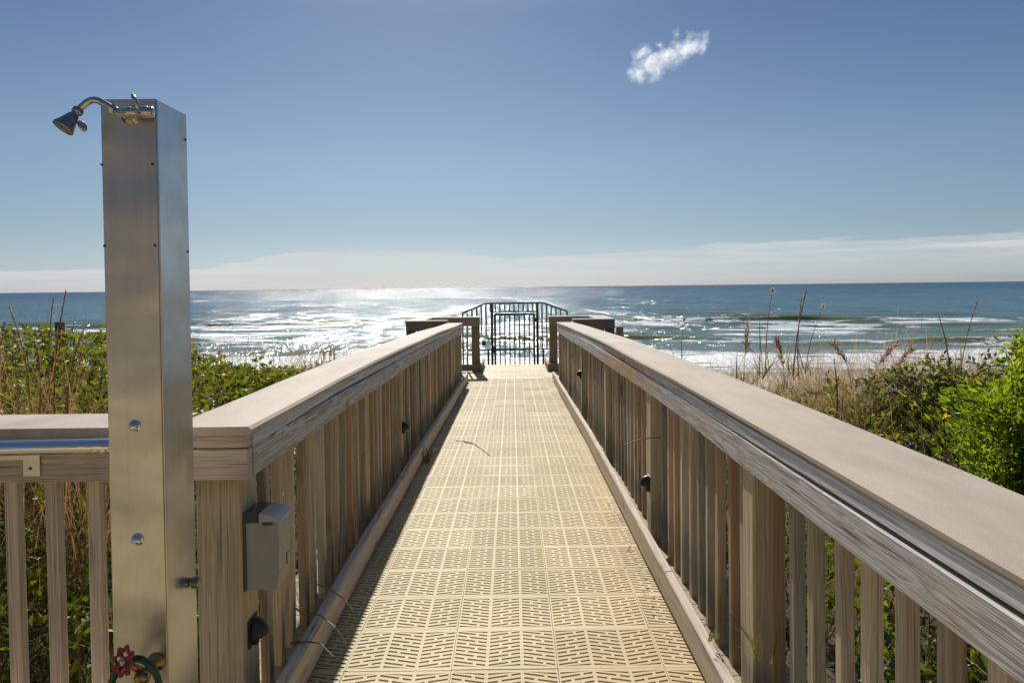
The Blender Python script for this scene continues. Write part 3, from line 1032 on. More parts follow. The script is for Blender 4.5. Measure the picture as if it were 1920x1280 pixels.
for k in range(1, n):
    x = lx0 + (lx1 - lx0) * k / n
    gbar(leaf, (x, 0.06), (x, lz), 0.025)
gl_ = leaf.build('gate_leaf', MAT['iron'], gate)
x, z = gp(926.5, 654)
MB().cbox(x - 0.03, x + 0.03, -0.04, 0.03, z - 0.09, z + 0.07, 0.006).build('latch_box', MAT['iron'], gl_)
x, z = gp(1005, 599)
MB().cbox(x - 0.025, x + 0.025, -0.03, 0.02, z - 0.05, z + 0.05, 0.005).build('hinge', MAT['iron'], gate)
x, z = gp(908, 643)
MB().cbox(x - 0.045, x + 0.03, -0.03, 0.02, z - 0.05, z + 0.05, 0.005).build('lock_box', MAT['iron'], gate)

# ------------------------------------------------------------------ shower post
PZ, PB = 1.85, 2.02
sx0, sx1 = at(199, 700, PZ).x, at(305, 700, PZ).x
sh_top = at(250, 185, PZ).z
sp = empty('shower_post', ((sx0 + sx1) / 2, PZ, 0), 'tall brushed steel outdoor shower post at the corner of the railings', 'shower')
OX, OY = (sx0 + sx1) / 2, PZ
hw_ = (sx1 - sx0) / 2
body = MB()
body.cbox(-hw_, hw_, 0.002, PB - PZ, -0.02, sh_top, 0.003)
body.build('post_body', MAT['steel'], sp)
MB().cbox(-hw_ + 0.004, hw_ - 0.004, -0.0025, 0.0018, 0.0, sh_top - 0.004, 0.0008).build('front_panel', MAT['steel'], sp)



def L(px, py, Y=PZ):
    p = at(px, py, Y)
    return Vector((p.x - OX, p.y - OY, p.z))


FACE = Matrix.Rotation(R(90), 4, 'X')        # local z -> -y (towards the camera)
SIDE = Matrix.Rotation(R(90), 4, 'Y')        # local z -> +x
for px, py in ((192, 309), (287, 308), (197, 461), (291, 460)):
    p = L(px, py)
    MB().lathe([(0.0036, 0.0022), (0.0030, 0.0042), (0.0, 0.0048)], Matrix.Translation((p.x, 0, p.z)) @ FACE, 10).build('screw', MAT['screw'], sp)
for py in (262, 472):
    z = L(346, py, PB - 0.01).z
    MB().lathe([(0.0036, -0.002), (0.0034, 0.002), (0.0, 0.003)], Matrix.Translation((hw_, PB - PZ - 0.012, z)) @ SIDE, 10).build('screw', MAT['screw'], sp)
for px, py in ((254, 798), (259, 1010)):
    p = L(px, py)
    b = MB().lathe([(0.0155, 0.001), (0.0155, 0.004), (0.0135, 0.006), (0.012, 0.006), (0.0115, 0.011), (0.009, 0.0155), (0.004, 0.018), (0.0, 0.0185)],
                   Matrix.Translation((p.x, 0, p.z)) @ FACE, 24).build('push_button', MAT['chrome'], sp, smooth=True)
z = L(350, 1093, PZ + .11).z
kn = MB()
kn.lathe([(0.013, -0.001), (0.013, 0.006), (0.009, 0.007), (0.009, 0.013), (0.0145, 0.014), (0.0150, 0.030), (0.012, 0.033), (0.0, 0.034)],
         Matrix.Translation((hw_, 0.115, z)) @ SIDE, 14)
kn.build('side_knob', MAT['gunmetal'], sp, smooth=False)

# valve, arm and head
VY = -0.045
v0, v1 = L(216, 211, PZ + VY), L(288, 212, PZ + VY)
vb = MB()
X90 = Matrix.Rotation(R(90), 4, 'Y')
Lv = v1.x - v0.x
vb.lathe([(0.010, 0.0), (0.0115, 0.004), (0.0115, Lv * .30), (0.0135, Lv * .33), (0.0135, Lv * .40), (0.0118, Lv * .43), (0.0118, Lv * .68),
          (0.0142, Lv * .70), (0.0142, Lv * .84), (0.0125, Lv * .86), (0.0125, Lv * .97), (0.009, Lv), (0, Lv)], Matrix.Translation(v0) @ X90, 20)
valve = vb.build('valve', MAT['dullchrome'], sp, smooth=True)
fz = L(245, 222, PZ).z
MB().lathe([(0.025, -0.001), (0.024, 0.004), (0.014, 0.010), (0.0115, 0.013), (0.0115, 0.045)], Matrix.Translation((L(248, 222).x, -0.003, v0.z)) @ FACE, 24).build('escutcheon', MAT['dullchrome'], sp, smooth=True)
h0, h1 = L(261, 207, PZ + VY - .005), L(248, 177, PZ + VY - .012)
MB().tube([h0, h0.lerp(h1, .3), h0.lerp(h1, .7), h1], [0.0055, 0.006, 0.0062, 0.0035], 12).build('lever', MAT['dullchrome'], valve, smooth=True)
arm_px = [(222, 209), (213, 205), (200, 197), (186, 189.5), (178, 187.5), (170, 188.5), (162, 193), (152, 202), (146, 208)]
ap = []
for i, (px, py) in enumerate(arm_px):
    ap.append(L(px, py, PZ + VY - 0.012 * i / 8))
arm = MB().tube(ap, 0.0082, 14).build('shower_arm', MAT['dullchrome'], sp, smooth=True)
MB().lathe([(0.0105, -0.004), (0.0125, -0.002), (0.0125, 0.004), (0.0105, 0.006)], Matrix.Translation(ap[1]) @ (ap[2] - ap[0]).to_track_quat('Z', 'Y').to_matrix().to_4x4(), 6).build('collar_nut', MAT['dullchrome'], arm)
hc0, hc1 = L(148, 206, PZ + VY - .012), L(117, 241, PZ + VY - .035)
ax = (hc1 - hc0)
hl = ax.length
M = Matrix.Translation(hc0) @ ax.to_track_quat('Z', 'Y').to_matrix().to_4x4()
head = MB().lathe([(0.0, -0.004), (0.0105, -0.003), (0.0125, 0.0), (0.0125, hl * .16), (0.0095, hl * .18), (0.0095, hl * .26), (0.0125, hl * .32),
                   (0.0165, hl * .55), (0.0215, hl * .78), (0.0245, hl * .90), (0.0255, hl * .96), (0.0245, hl * 1.0), (0.022, hl * 1.0), (0.021, hl * .95), (0.0, hl * .95)], M, 24).build('shower_head', MAT['gunmetal'], sp, smooth=True)
head.data.polygons.foreach_set('use_smooth', [True] * len(head.data.polygons))
kc = L(154.5, 236.5, PZ + VY - .03)
kd = (kc - L(143, 229, PZ + VY - .03))
M = Matrix.Translation(kc - kd * 1.0) @ kd.to_track_quat('Z', 'Y').to_matrix().to_4x4()
kl = kd.length
km = MB().tube([kc - kd, kc], 0.0028, 8)
km.lathe([(0.0, -0.0028), (0.0095, -0.0028), (0.0115, 0), (0.0095, 0.0028), (0, 0.0028)],
         Matrix.Translation(kc) @ Matrix.Rotation(R(-20), 4, 'Y') @ Matrix.Rotation(R(62), 4, 'Z') @ Matrix.Rotation(R(90), 4, 'X') @ Matrix.Scale(1.25, 4, (0, 1, 0)), 18)
km.build('spray_knob', MAT['dullchrome'], head, smooth=True)

# hose tap with a red wheel at the foot of the post
tp = L(272, 1262, PZ - .06)
tap = MB()
tap.lathe([(0.024, 0), (0.022, 0.006), (0.012, 0.010), (0.012, 0.055), (0.016, 0.058), (0.016, 0.082), (0.010, 0.088), (0, 0.09)], Matrix.Translation((tp.x, -0.002, tp.z)) @ FACE, 18)
d_ = Vector((-0.55, -0.45, -0.70)).normalized()
tap.tube([Vector((tp.x, -0.06, tp.z)), Vector((tp.x - .004, -0.066, tp.z - 0.03)), Vector((tp.x - .006, -0.072, tp.z - .065))], [0.013, 0.012, 0.014], 14)
wc = L(232, 1239, PZ - .10)
tap.tube([Vector((tp.x, -0.06, tp.z)), wc], [0.010, 0.006], 12)
tapo = tap.build('hose_tap', MAT['brass'], sp, smooth=True)
wd = (wc - Vector((tp.x, -0.06, tp.z))).normalized()
wd = Vector((-0.42, -0.86, 0.28)).normalized()
WM = Matrix.Translation(wc) @ wd.to_track_quat('Z', 'Y').to_matrix().to_4x4()
wh = MB()
n = 48
ro = [0.0315 + 0.0052 * math.cos(8 * 2 * math.pi * k / n) for k in range(n)]
prof = [(-0.0035, -0.002), (0.0, -0.0042), (0.0, 0.0042), (-0.0035, 0.002)]
vsw, fsw = [], []
for k in range(n):
    a = 2 * math.pi * k / n
    for rr, zz in ((ro[k] - 0.008, -0.003), (ro[k], -0.003), (ro[k], 0.003), (ro[k] - 0.008, 0.003)):
        vsw.append(WM @ Vector((rr * math.cos(a), rr * math.sin(a), zz)))
for k in range(n):
    for j in range(4):
        fsw.append((k * 4 + j, ((k + 1) % n) * 4 + j, ((k + 1) % n) * 4 + (j + 1) % 4, k * 4 + (j + 1) % 4))
wh.add(vsw, fsw)
wh.lathe([(0.0105, -0.003), (0.0105, 0.004), (0.007, 0.004)], WM, 18)
for k in range(4):
    a = math.pi / 4 + k * math.pi / 2
    wh.tube([WM @ Vector((0.008 * math.cos(a), 0.008 * math.sin(a), 0)), WM @ Vector((0.025 * math.cos(a), 0.025 * math.sin(a), 0))], 0.0042, 8)
wheel = wh.build('tap_wheel', MAT['red'], tapo)
MB().lathe([(0.0098, 0.0035), (0.0095, 0.006), (0.005, 0.0065), (0.0045, 0.009), (0.0, 0.0095)], WM, 16).build('hub_nut', MAT['dullchrome'], wheel, smooth=True)

hp = [(206, 1330, -.075), (207, 1290, -.08), (217, 1262, -.085), (234, 1243, -.085), (256, 1234, -.083), (275, 1241, -.08), (290, 1258, -.075), (299, 1285, -.07), (301, 1330, -.065)]
hpts = [at(a, b, PZ + c) for a, b, c in hp]
dense = []
for i in range(len(hpts) - 1):
    p0, p1, p2, p3 = hpts[max(i - 1, 0)], hpts[i], hpts[i + 1], hpts[min(i + 2, len(hpts) - 1)]
    for j in range(6):
        t = j / 6
        dense.append(0.5 * ((2 * p1) + (p2 - p0) * t + (2 * p0 - 5 * p1 + 4 * p2 - p3) * t * t + (3 * p1 - p0 - 3 * p2 + p3) * t ** 3))
dense.append(hpts[-1])
tail = dense[-1]
dense += [Vector((tail.x + .01, tail.y, 0.10)), Vector((tail.x + .04, tail.y - .02, 0.02)), Vector((tail.x + .12, tail.y - .08, 0.0)), Vector((tail.x + .05, tail.y - .3, 0.0))]
hd = dense[0]
dense = [Vector((hd.x - .03, hd.y - .15, 0.0)), Vector((hd.x, hd.y - .02, 0.02)), Vector((hd.x, hd.y, 0.1))] + dense
tag(MB().tube(dense, 0.0085, 12).build('garden_hose', MAT['hose'], smooth=True), 'dark green hose looped over the tap at the foot of the shower post', 'hose')

# ------------------------------------------------------------------ chrome grab bar on the front railing
gb = empty('grab_bar', (0, 0, 0), 'polished chrome grab bar fixed across the front railing at far left', 'grab bar')
GBY = 2.13
b0, b1 = at(-260, 845, GBY), at(330, 833, GBY)
MB().tube([b0, b0.lerp(b1, .33), b0.lerp(b1, .66), b1], 0.0222, 28).build('tube', MAT['chrome'], gb, smooth=True)
pz0, pz1 = at(58, 892, 2.198).z, at(58, 838, 2.198).z
bx0, bx1 = at(43, 860, 2.195).x, at(75, 860, 2.195).x
pl = MB().cbox(bx0, bx1, 2.193, 2.1985, pz0, pz1, 0.001)
pl.cbox(at(-30, 860, 2.19).x, bx0 + .004, 2.192, 2.1975, at(20, 862, 2.195).z, pz1, 0.001)
pl.build('bracket', MAT['steel'], gb)
p = at(57, 878, 2.193)
MB().lathe([(0.0045, 0), (0.004, 0.002), (0, 0.003)], Matrix.Translation((p.x, 2.193, p.z)) @ FACE, 10).build('screw', MAT['screw'], gb)

# ------------------------------------------------------------------ outlet box on the corner post
BX0 = -0.836
by0, by1 = 2.285, 2.40
ob = empty('outlet_box', (BX0, (by0 + by1) / 2, 0.5), 'grey weatherproof outlet box with curved dark lid on the corner post', 'outlet box')
z_b, z_t = at(487, 1105, by0).z - 0.5, at(487, 980, by0).z - 0.5
bw_ = at(523, 1040, by0).x - BX0
bb = MB()
hy = (by1 - by0) / 2
# box tapers inward a little at the foot of its outer face
outline = [(0.008, z_b), (bw_ - 0.010, z_b), (bw_, z_b + 0.05), (bw_, z_t), (0.008, z_t)]
bb.prism(outline, -hy, hy)
bb.build('box_body', MAT['greyplastic'], ob)
MB().cbox(0.0, 0.0075, -hy - 0.006, hy + 0.006, z_b - 0.004, z_t + 0.004, 0.002).build('back_plate', MAT['lid'], ob)
lp = [(0.0, z_t + 0.002), (bw_ + 0.006, z_t + 0.002), (bw_ + 0.006, z_t + 0.008)]
for k in range(9):
    a = R(8 + 82 * k / 8)
    lp.append((0.0 + (bw_ + 0.005) * math.cos(a), z_t + 0.006 + 0.026 * math.sin(a)))
lp.append((0.0, z_t + 0.032))
xm_ = bw_ * 0.46
hi_l = [q for q in lp if q[0] <= xm_]
zc_ = z_t + 0.006 + 0.026 * math.sqrt(max(0, 1 - (xm_ / (bw_ + 0.005)) ** 2))
lidp = MB().prism([(0.0, z_t + 0.002), (xm_, z_t + 0.002), (xm_, zc_)] + [q for q in hi_l if q[1] > z_t + 0.003], -hy - 0.004, hy + 0.004).build('lid', MAT['lid'], ob)
MB().prism([(xm_ + .0006, z_t + 0.002)] + [q for q in lp if q[0] > xm_] + [(xm_ + .0006, zc_ + 0.0006)], -hy - 0.005, hy + 0.005).build('lid_sunlit_part', MAT['sunlit_lid'], lidp)  # outer part of the same lid, its sun patch given by colour
MB().cbox(bw_ * .55, bw_ * .85, -hy - 0.0065, -hy - 0.0045, z_t - 0.006, z_t + 0.004, 0.001).build('latch', MAT['lid'], ob)
MB().cbox(bw_ - 0.004, bw_ + 0.003, hy - 0.04, hy - 0.012, z_b + 0.05, z_b + 0.085, 0.001).build('cable_notch', MAT['lid'], ob)


# ------------------------------------------------------------------ hooded step lights
def step_light_meshes():
    """hood: quarter dome, local +x outwards from the post, open below"""
    mb = MB()
    nu, nv = 16, 10
    vs, fs = [], []
    for i in range(nv + 1):
        t = i / nv                                # 0 = top on the post, 1 = lower lip
        for k in range(nu + 1):
            a = -math.pi / 2 + math.pi * k / nu   # around, from -y to +y
            e = math.sin(t * math.pi / 2) ** 0.8
            z = 0.052 - 0.080 * (1 - math.cos(t * math.pi / 2)) ** 0.9 - 0.0
            # lip rises outward
            z += 0.022 * t * max(0.0, math.cos(a))
            vs.append((0.064 * e * math.cos(a), 0.046 * e * math.sin(a), z))
    w_ = nu + 1
    for i in range(nv):
        for k in range(nu):
            fs.append((i * w_ + k, i * w_ + k + 1, (i + 1) * w_ + k + 1, (i + 1) * w_ + k))
    mb.add(vs, fs)
    hood = mb
    base = MB().cbox(-0.001, 0.006, -0.047, 0.047, -0.050, 0.054, 0.002)
    base.lathe([(0.0, 0.0), (0.012, 0.0), (0.014, 0.012), (0.010, 0.02), (0.0, 0.022)], Matrix.Translation((0.012, 0, -0.048)), 14)
    lens = MB().lathe([(0.0, 0.0), (0.022, 0.0), (0.022, 0.03), (0.0, 0.034)], Matrix.Translation((0.026, 0, -0.022)), 16)
    return hood, base, lens


first = {}


def step_light(loc, side, label):
    root = empty('step_light', loc, label, 'step light', 'black hooded step lights on the railing posts', rz=0 if side < 0 else math.pi)
    root.scale = (0.84, 0.84, 0.84)
    if not first:
        h, b, l = step_light_meshes()
        o1 = h.build('hood', MAT['blackplastic'], root, smooth=True)
        sm = o1.modifiers.new('solid', 'SOLIDIFY')
        sm.thickness = 0.003
        o2 = b.build('back_plate', MAT['blackplastic'], root)
        o3 = l.build('lens', MAT['lens'], root, smooth=True)
        first['o'] = (o1, o2, o3)
    else:
        for o in first['o']:
            c = o.copy()
            col.objects.link(c)
            c.parent = root
    return root


xl_face = -0.837
p = at(470, 1182, 2.345)
step_light((xl_face + .001, 2.345, p.z), -1, 'black hooded step light below the grey outlet box on the corner post')
fL = -0.825 - 0.019 + 0.045
step_light((fL + .001, 5.33, at(758, 802, 5.33).z), -1, 'black hooded step light halfway along the left railing')
fR = 0.75 + 0.019 - 0.045
step_light((fR - .001, 3.96, at(1210, 906, 3.96).z), 1, 'larger black hooded step light on the right railing, sunlit on top')
step_light((fR - .001, 7.85, at(1093, 702, 7.85).z), 1, 'small far black hooded step light on the right railing near the landing')

# ------------------------------------------------------------------ leaves, shrubs, grass
LEAF = np.array([[0, 0, 0], [0.30, 0.42, 0.06], [0.34, 0.72, 0.05], [0, 1.0, -0.05], [-0.34, 0.72, 0.05], [-0.30, 0.42, 0.06], [0, 0.45, -0.04]], float)
LEAFQ = np.array([[0, 1, 2, 6], [6, 2, 3, 3], [0, 6, 4, 5], [6, 3, 4, 4]])
LEAF4 = np.array([[0, 0, 0], [0.5, 0.45, 0.10], [0, 1.0, 0], [-0.5, 0.45, 0.10]], float)


def rot_frames(dirs, up_bias):
    """per-leaf frames: y axis = leaf direction, z axis = leaf normal"""
    n = len(dirs)
    y_ = dirs / np.linalg.norm(dirs, axis=1, keepdims=True)
    r = rng.normal(size=(n, 3)) * (1 - up_bias) + np.array([0, 0, 1.0]) * up_bias * 1.4
    x_ = np.cross(y_, r)
    x_ /= np.linalg.norm(x_, axis=1, keepdims=True) + 1e-9
    z_ = np.cross(x_, y_)
    return np.stack([x_, y_, z_], -1)         # columns


def leaves_arrays(P, dirs, size, width, up_bias=0.5, tint=None):
    n = len(P)
    Fm = rot_frames(dirs, up_bias)
    base = LEAF4 * np.array([1, 1, 1.0])
    S = np.stack([size * width, size, size], -1)
    loc = base[None] * S[:, None, :]
    V = np.einsum('nij,nkj->nki', Fm, loc) + P[:, None, :]
    Q = (np.arange(n)[:, None, None] * 4 + np.array([[[0, 1, 2, 3]]])).reshape(-1, 4)
    # fold along the midrib: two triangles as a bent quad
    T = (np.arange(n)[:, None, None] * 4 + np.array([[[0, 1, 2], [0, 2, 3]]])).reshape(-1, 3)
    if tint is None:
        tint = rng.random(n)
    return V.reshape(-1, 3), T, np.repeat(tint, 4)


def blades_arrays(P, dirs, length, width, droop, tint, seg=4):
    """curved tapering grass blades"""
    n = len(P)
    d = dirs / np.linalg.norm(dirs, axis=1, keepdims=True)
    side = np.cross(d, rng.normal(size=(n, 3)))
    side /= np.linalg.norm(side, axis=1, keepdims=True) + 1e-9
    hd_ = rng.normal(size=(n, 3)) * np.array([1, 1, 0])
    hd_ = d * np.array([1, 1, 0]) * 2.0 + hd_
    hd_ /= np.linalg.norm(hd_, axis=1, keepdims=True) + 1e-9
    V = np.zeros((n, seg + 1, 2, 3))
    for k in range(seg + 1):
        t = k / seg
        c = P + d * (length * t)[:, None] + hd_ * (droop * length * t * t)[:, None] - np.array([0, 0, 1.0]) * (droop * length * 0.55 * t ** 3)[:, None]
        wk = (width * (1 - t) ** 0.7 * 0.5 + 0.0003)[:, None]
        V[:, k, 0] = c - side * wk
        V[:, k, 1] = c + side * wk
    idx = np.arange(n * (seg + 1) * 2).reshape(n, seg + 1, 2)
    Q = np.stack([idx[:, :-1, 0], idx[:, :-1, 1], idx[:, 1:, 1], idx[:, 1:, 0]], -1).reshape(-1, 4)
    return V.reshape(-1, 3), Q, np.repeat(tint, (seg + 1) * 2)


def join(parts):
    V, Q, T, b = [], [], [], 0
    for v, q, t in parts:
        V.append(v); Q.append(q + b); T.append(t); b += len(v)
    return np.concatenate(V), np.concatenate(Q), np.concatenate(T)


def lump(x, y, seed):
    r = np.random.default_rng(seed)
    o = np.zeros_like(x)
    for k in range(10):
        f = r.uniform(1.0, 6.5)
        a = r.uniform(0, 6.28)
        o += np.sin(f * (x * math.cos(a) + y * math.sin(a)) + r.uniform(0, 6.28)) / (f ** 0.6)
    return o / 2.6


def top_left(x, y):
    t = 0.50 - 0.10 * np.clip(y - 6.5, 0, 20) + 0.05 * np.clip(-x - 2.2, 0, 2)
    t = t + 0.45 * np.exp(-(((x + 3.9) / 1.35) ** 2 + ((y - 6.0) / 2.0) ** 2))
    t = t + 0.20 * np.exp(-(((x + 2.0) / 0.9) ** 2 + ((y - 5.0) / 1.3) ** 2))
    t = t - 0.25 * np.exp(-(((x + 1.5) / 1.0) ** 2 + ((y - 2.6) / 0.7) ** 2))
    return t + 0.10 * lump(x, y, 5)


def top_right(x, y):
    t = 0.36 - 0.085 * np.clip(y - 5.5, 0, 20)
    t = t + 0.42 * np.exp(-(((x - 2.75) / 0.75) ** 2 + ((y - 4.9) / 0.95) ** 2))
    t = t + 0.25 * np.exp(-(((x - 4.5) / 1.2) ** 2 + ((y - 6.0) / 1.4) ** 2))
    return t + 0.10 * lump(x, y, 9)


def scrub(name, n, xr, yr, topf, seed, mat, size=(0.028, 0.055), depth=0.55, near_pow=1.0):
    r = np.random.default_rng(seed)
    # sprigs: short leafy twigs whose tips reach the top surface
    ns = n // 9
    u = r.random(ns) ** near_pow
    y_ = yr[0] + (yr[1] - yr[0]) * u
    x_ = xr[0] + (xr[1] - xr[0]) * r.random(ns)
    top = topf(x_, y_)
    dep = (r.random(ns) ** 1.6) * depth
    zc = top - dep + r.exponential(0.025, ns) - 0.02
    axis = r.normal(size=(ns, 3)) * np.array([1, 1, 0.5]) + np.array([0, 0.25, 0.75])
    axis /= np.linalg.norm(axis, axis=1, keepdims=True)
    C = np.stack([x_, y_, zc], -1)
    k = 9
    tt = r.random((ns, k))
    ln = r.uniform(0.06, 0.15, ns)
    P = C[:, None] + axis[:, None] * ((tt - 1.0) * ln[:, None])[..., None] + r.normal(size=(ns, k, 3)) * 0.010
    out = r.normal(size=(ns, k, 3)) + axis[:, None] * 0.7
    sz = r.uniform(*size, (ns, k))
    st = r.random(ns)
    tint = np.clip(st[:, None] * 0.55 + r.random((ns, k)) * 0.45, 0, 1)
    a = leaves_arrays(P.reshape(-1, 3), out.reshape(-1, 3), sz.ravel(), r.uniform(0.42, 0.62, ns * k), 0.35, tint.ravel())
    return a, C, axis


# left-hand dune scrub
top_l0 = top_left
a1, C1, ax1 = scrub('s', 150000, (-9.0, -1.12), (2.55, 11.0), top_left, 1, None, (0.032, 0.068), 0.5, 1.45)
V, Q, T = a1
# thin the leaves out just behind the front railing, where grasses take over
yy_ = V.reshape(-1, 4, 3)[:, 0, 1]; xx_ = V.reshape(-1, 4, 3)[:, 0, 0]
dens = np.clip(0.30 + 0.85 * (yy_ - 2.85), 0.30, 1.0) * np.clip(0.80 + 0.5 * lump(xx_ * 0.9, yy_ * 0.9, 77), 0.25, 1)
kp = rng.random(len(yy_)) < dens
V = V.reshape(-1, 4, 3)[kp].reshape(-1, 3); T = T.reshape(-1, 4)[kp].ravel()
Q = (np.arange(kp.sum())[:, None, None] * 4 + np.array([[[0, 1, 2], [0, 2, 3]]])).reshape(-1, 3)
o = arr_mesh('dune_scrub', V, Q, MAT['leaf'], False, {'tint': T})
tag(o, 'leafy green scrub covering the dune left of the boardwalk', 'scrub', kind='stuff')
a2, C2, ax2 = scrub('s', 95000, (1.06, 7.5), (1.2, 10.0), top_right, 2, None, (0.026, 0.056), 0.5, 1.35)
V, Q, T = a2
yy_ = V.reshape(-1, 4, 3)[:, 0, 1]; xx_ = V.reshape(-1, 4, 3)[:, 0, 0]
dens = np.clip(0.66 + 0.75 * lump(xx_ * 1.2, yy_ * 1.2, 78), 0.12, 1)
kp = rng.random(len(yy_)) < dens
V = V.reshape(-1, 4, 3)[kp].reshape(-1, 3); T = T.reshape(-1, 4)[kp].ravel()
Q = (np.arange(kp.sum())[:, None, None] * 4 + np.array([[[0, 1, 2], [0, 2, 3]]])).reshape(-1, 3)
o = arr_mesh('dune_scrub', V, Q, MAT['leaf'], False, {'tint': T})
tag(o, 'low mixed green scrub on the dune right of the boardwalk', 'scrub', kind='stuff')


def twigs(name, C, axis, n, label, seed):
    r = np.random.default_rng(seed)
    i = r.choice(len(C), n, replace=False)
    mb_parts = []
    P0 = C[i].copy()
    base = P0 - axis[i] * 0.18 - np.array([0, 0, 1.0]) * r.uniform(0.12, 0.45, n)[:, None] + r.normal(size=(n, 3)) * 0.07
    d = P0 - base
    ln = np.linalg.norm(d, axis=1)
    return blades_arrays(base, d, ln, np.full(n, 0.007), np.full(n, 0.06), np.zeros(n), 3)


def bare_stems(C, n, seed):
    r = np.random.default_rng(seed)
    i = r.choice(len(C), n, replace=False)
    P = C[i] - np.array([0, 0, 0.10])
    d = r.normal(size=(n, 3)) * np.array([.3, .3, .05]) + np.array([0, 0, 1.0])
    return blades_arrays(P, d, r.uniform(.14, .34, n), np.full(n, 0.006), r.uniform(0, .3, n), np.zeros(n), 3)


Vt, Qt, Tt = join([bare_stems(C1, 900, 13), bare_stems(C2, 700, 14), twigs('t', C1, ax1, 6500, '', 3), twigs('t', C2, ax2, 5000, '', 4)])
tag(arr_mesh('scrub_twigs', Vt, Qt, MAT['twig'], False, {'tint': Tt}), 'bare brown twigs tangled under the dune scrub', 'twigs', kind='stuff')


def grass_field(n, xr, yr, seed, hmin, hmax, wid, droop, tintr, topf=None, sink=0.3, mask=None):
    r = np.random.default_rng(seed)
    x_ = r.uniform(*xr, n)
    y_ = yr[0] + (yr[1] - yr[0]) * r.random(n)
    # clumped
    nc = max(6, n // 40)
    cx, cy = r.uniform(*xr, nc), yr[0] + (yr[1] - yr[0]) * r.random(nc)
    ci = r.integers(0, nc, n)
    cl = r.random(n) < 0.75
    x_ = np.where(cl, cx[ci] + r.normal(size=n) * 0.09, x_)
    y_ = np.where(cl, cy[ci] + r.normal(size=n) * 0.09, y_)
    x_ = np.clip(x_, *xr)
    z_ = (topf(x_, y_) - sink) if topf is not None else ground_h(x_, y_)
    d = r.normal(size=(n, 3)) * np.array([0.28, 0.28, 0.05]) + np.array([0.02, 0, 1.0])
    ln = r.uniform(hmin, hmax, n)
    tint = np.clip(tintr[0] + (tintr[1] - tintr[0]) * r.random(n), 0, 1)
    return blades_arrays(np.stack([x_, y_, z_], -1), d, ln, r.uniform(0.5, 1.0, n) * wid, r.uniform(0.05, droop, n), tint)


gparts = [
    grass_field(3400, (-3.4, -1.12), (2.6, 3.9), 41, 0.35, 0.80, 0.006, 0.7, (0.0, 0.6), top_left, 0.55),
    grass_field(250, (-3.6, -1.3), (2.9, 4.6), 44, 0.5, 0.95, 0.0045, 0.35, (0.7, 1.0), top_left, 0.50),
    grass_field(700, (-7, -1.2), (3.0, 9.0), 42, 0.4, 0.8, 0.005, 0.5, (0.1, 1.0), top_left, 0.42),
    grass_field(1100, (-6, -1.2), (8.5, 14.0), 43, 0.4, 0.9, 0.006, 0.6, (0.4, 1.0), top_left, 0.15),
]
V, Q, T = join(gparts)
tag(arr_mesh('dune_grass', V, Q, MAT['grass'], False, {'tint': T}), 'green and tan grass blades growing through the scrub on the left', 'grass', kind='stuff')
gparts = [
    grass_field(1300, (1.06, 3.2), (1.4, 4.0), 51, 0.25, 0.60, 0.005, 0.7, (0.0, 0.9), top_right, 0.30),
    grass_field(3800, (1.15, 6.5), (3.2, 9.0), 52, 0.3, 0.7, 0.005, 0.6, (0.2, 1.0), top_right, 0.33),
    grass_field(1500, (1.3, 4.2), (3.6, 7.0), 54, 0.45, 0.85, 0.003, 0.5, (0.7, 1.0), top_right, 0.30),
    grass_field(2400, (1.5, 9.0), (7.0, 13.0), 53, 0.35, 0.8, 0.005, 0.5, (0.5, 1.0), top_right, 0.22),
]
V, Q, T = join(gparts)
tag(arr_mesh('dune_grass', V, Q, MAT['grass'], False, {'tint': T}), 'tan and olive grass blades growing through the scrub on the right', 'grass', kind='stuff')
gparts = [
    grass_field(330, (-2.9, -1.75), (2.9, 3.7), 45, 0.6, 1.0, 0.0045, 0.2, (0.1, 0.8), top_left, 0.16),
    grass_field(160, (-2.0, -1.2), (6.5, 9.5), 46, 0.4, 0.75, 0.005, 0.4, (0.2, 0.9), top_left, 0.3),
]
V, Q, T = join(gparts)
tag(arr_mesh('dry_grass', V, Q, MAT['straw'], False, {'tint': T}), 'reddish straw-coloured dry grass standing in the scrub at far left', 'grass', kind='stuff')
gparts = [
    grass_field(800, (1.65, 3.1), (5.4, 7.2), 55, 0.4, 0.8, 0.0028, 0.5, (0.1, 1.0), top_right, 0.28),
    grass_field(600, (2.2, 3.4), (5.6, 7.4), 56, 0.5, 0.95, 0.0026, 0.9, (0.3, 1.0), top_right, 0.18),
]
V, Q, T = join(gparts)
tag(arr_mesh('dry_grass', V, Q, MAT['plume'], False, {'tint': T}), 'airy golden dry grass between the right railing and the dark bush', 'grass', kind='stuff')
gparts = [grass_field(2600, (-30, 30), (14, 44), 61, 0.3, 0.8, 0.012, 0.5, (0.4, 1.0))]
V, Q, T = join(gparts)
tag(arr_mesh('far_dune_grass', V, Q, MAT['grass'], False, {'tint': T}), 'sparse pale grass on the dune slope falling to the beach', 'grass', kind='stuff')


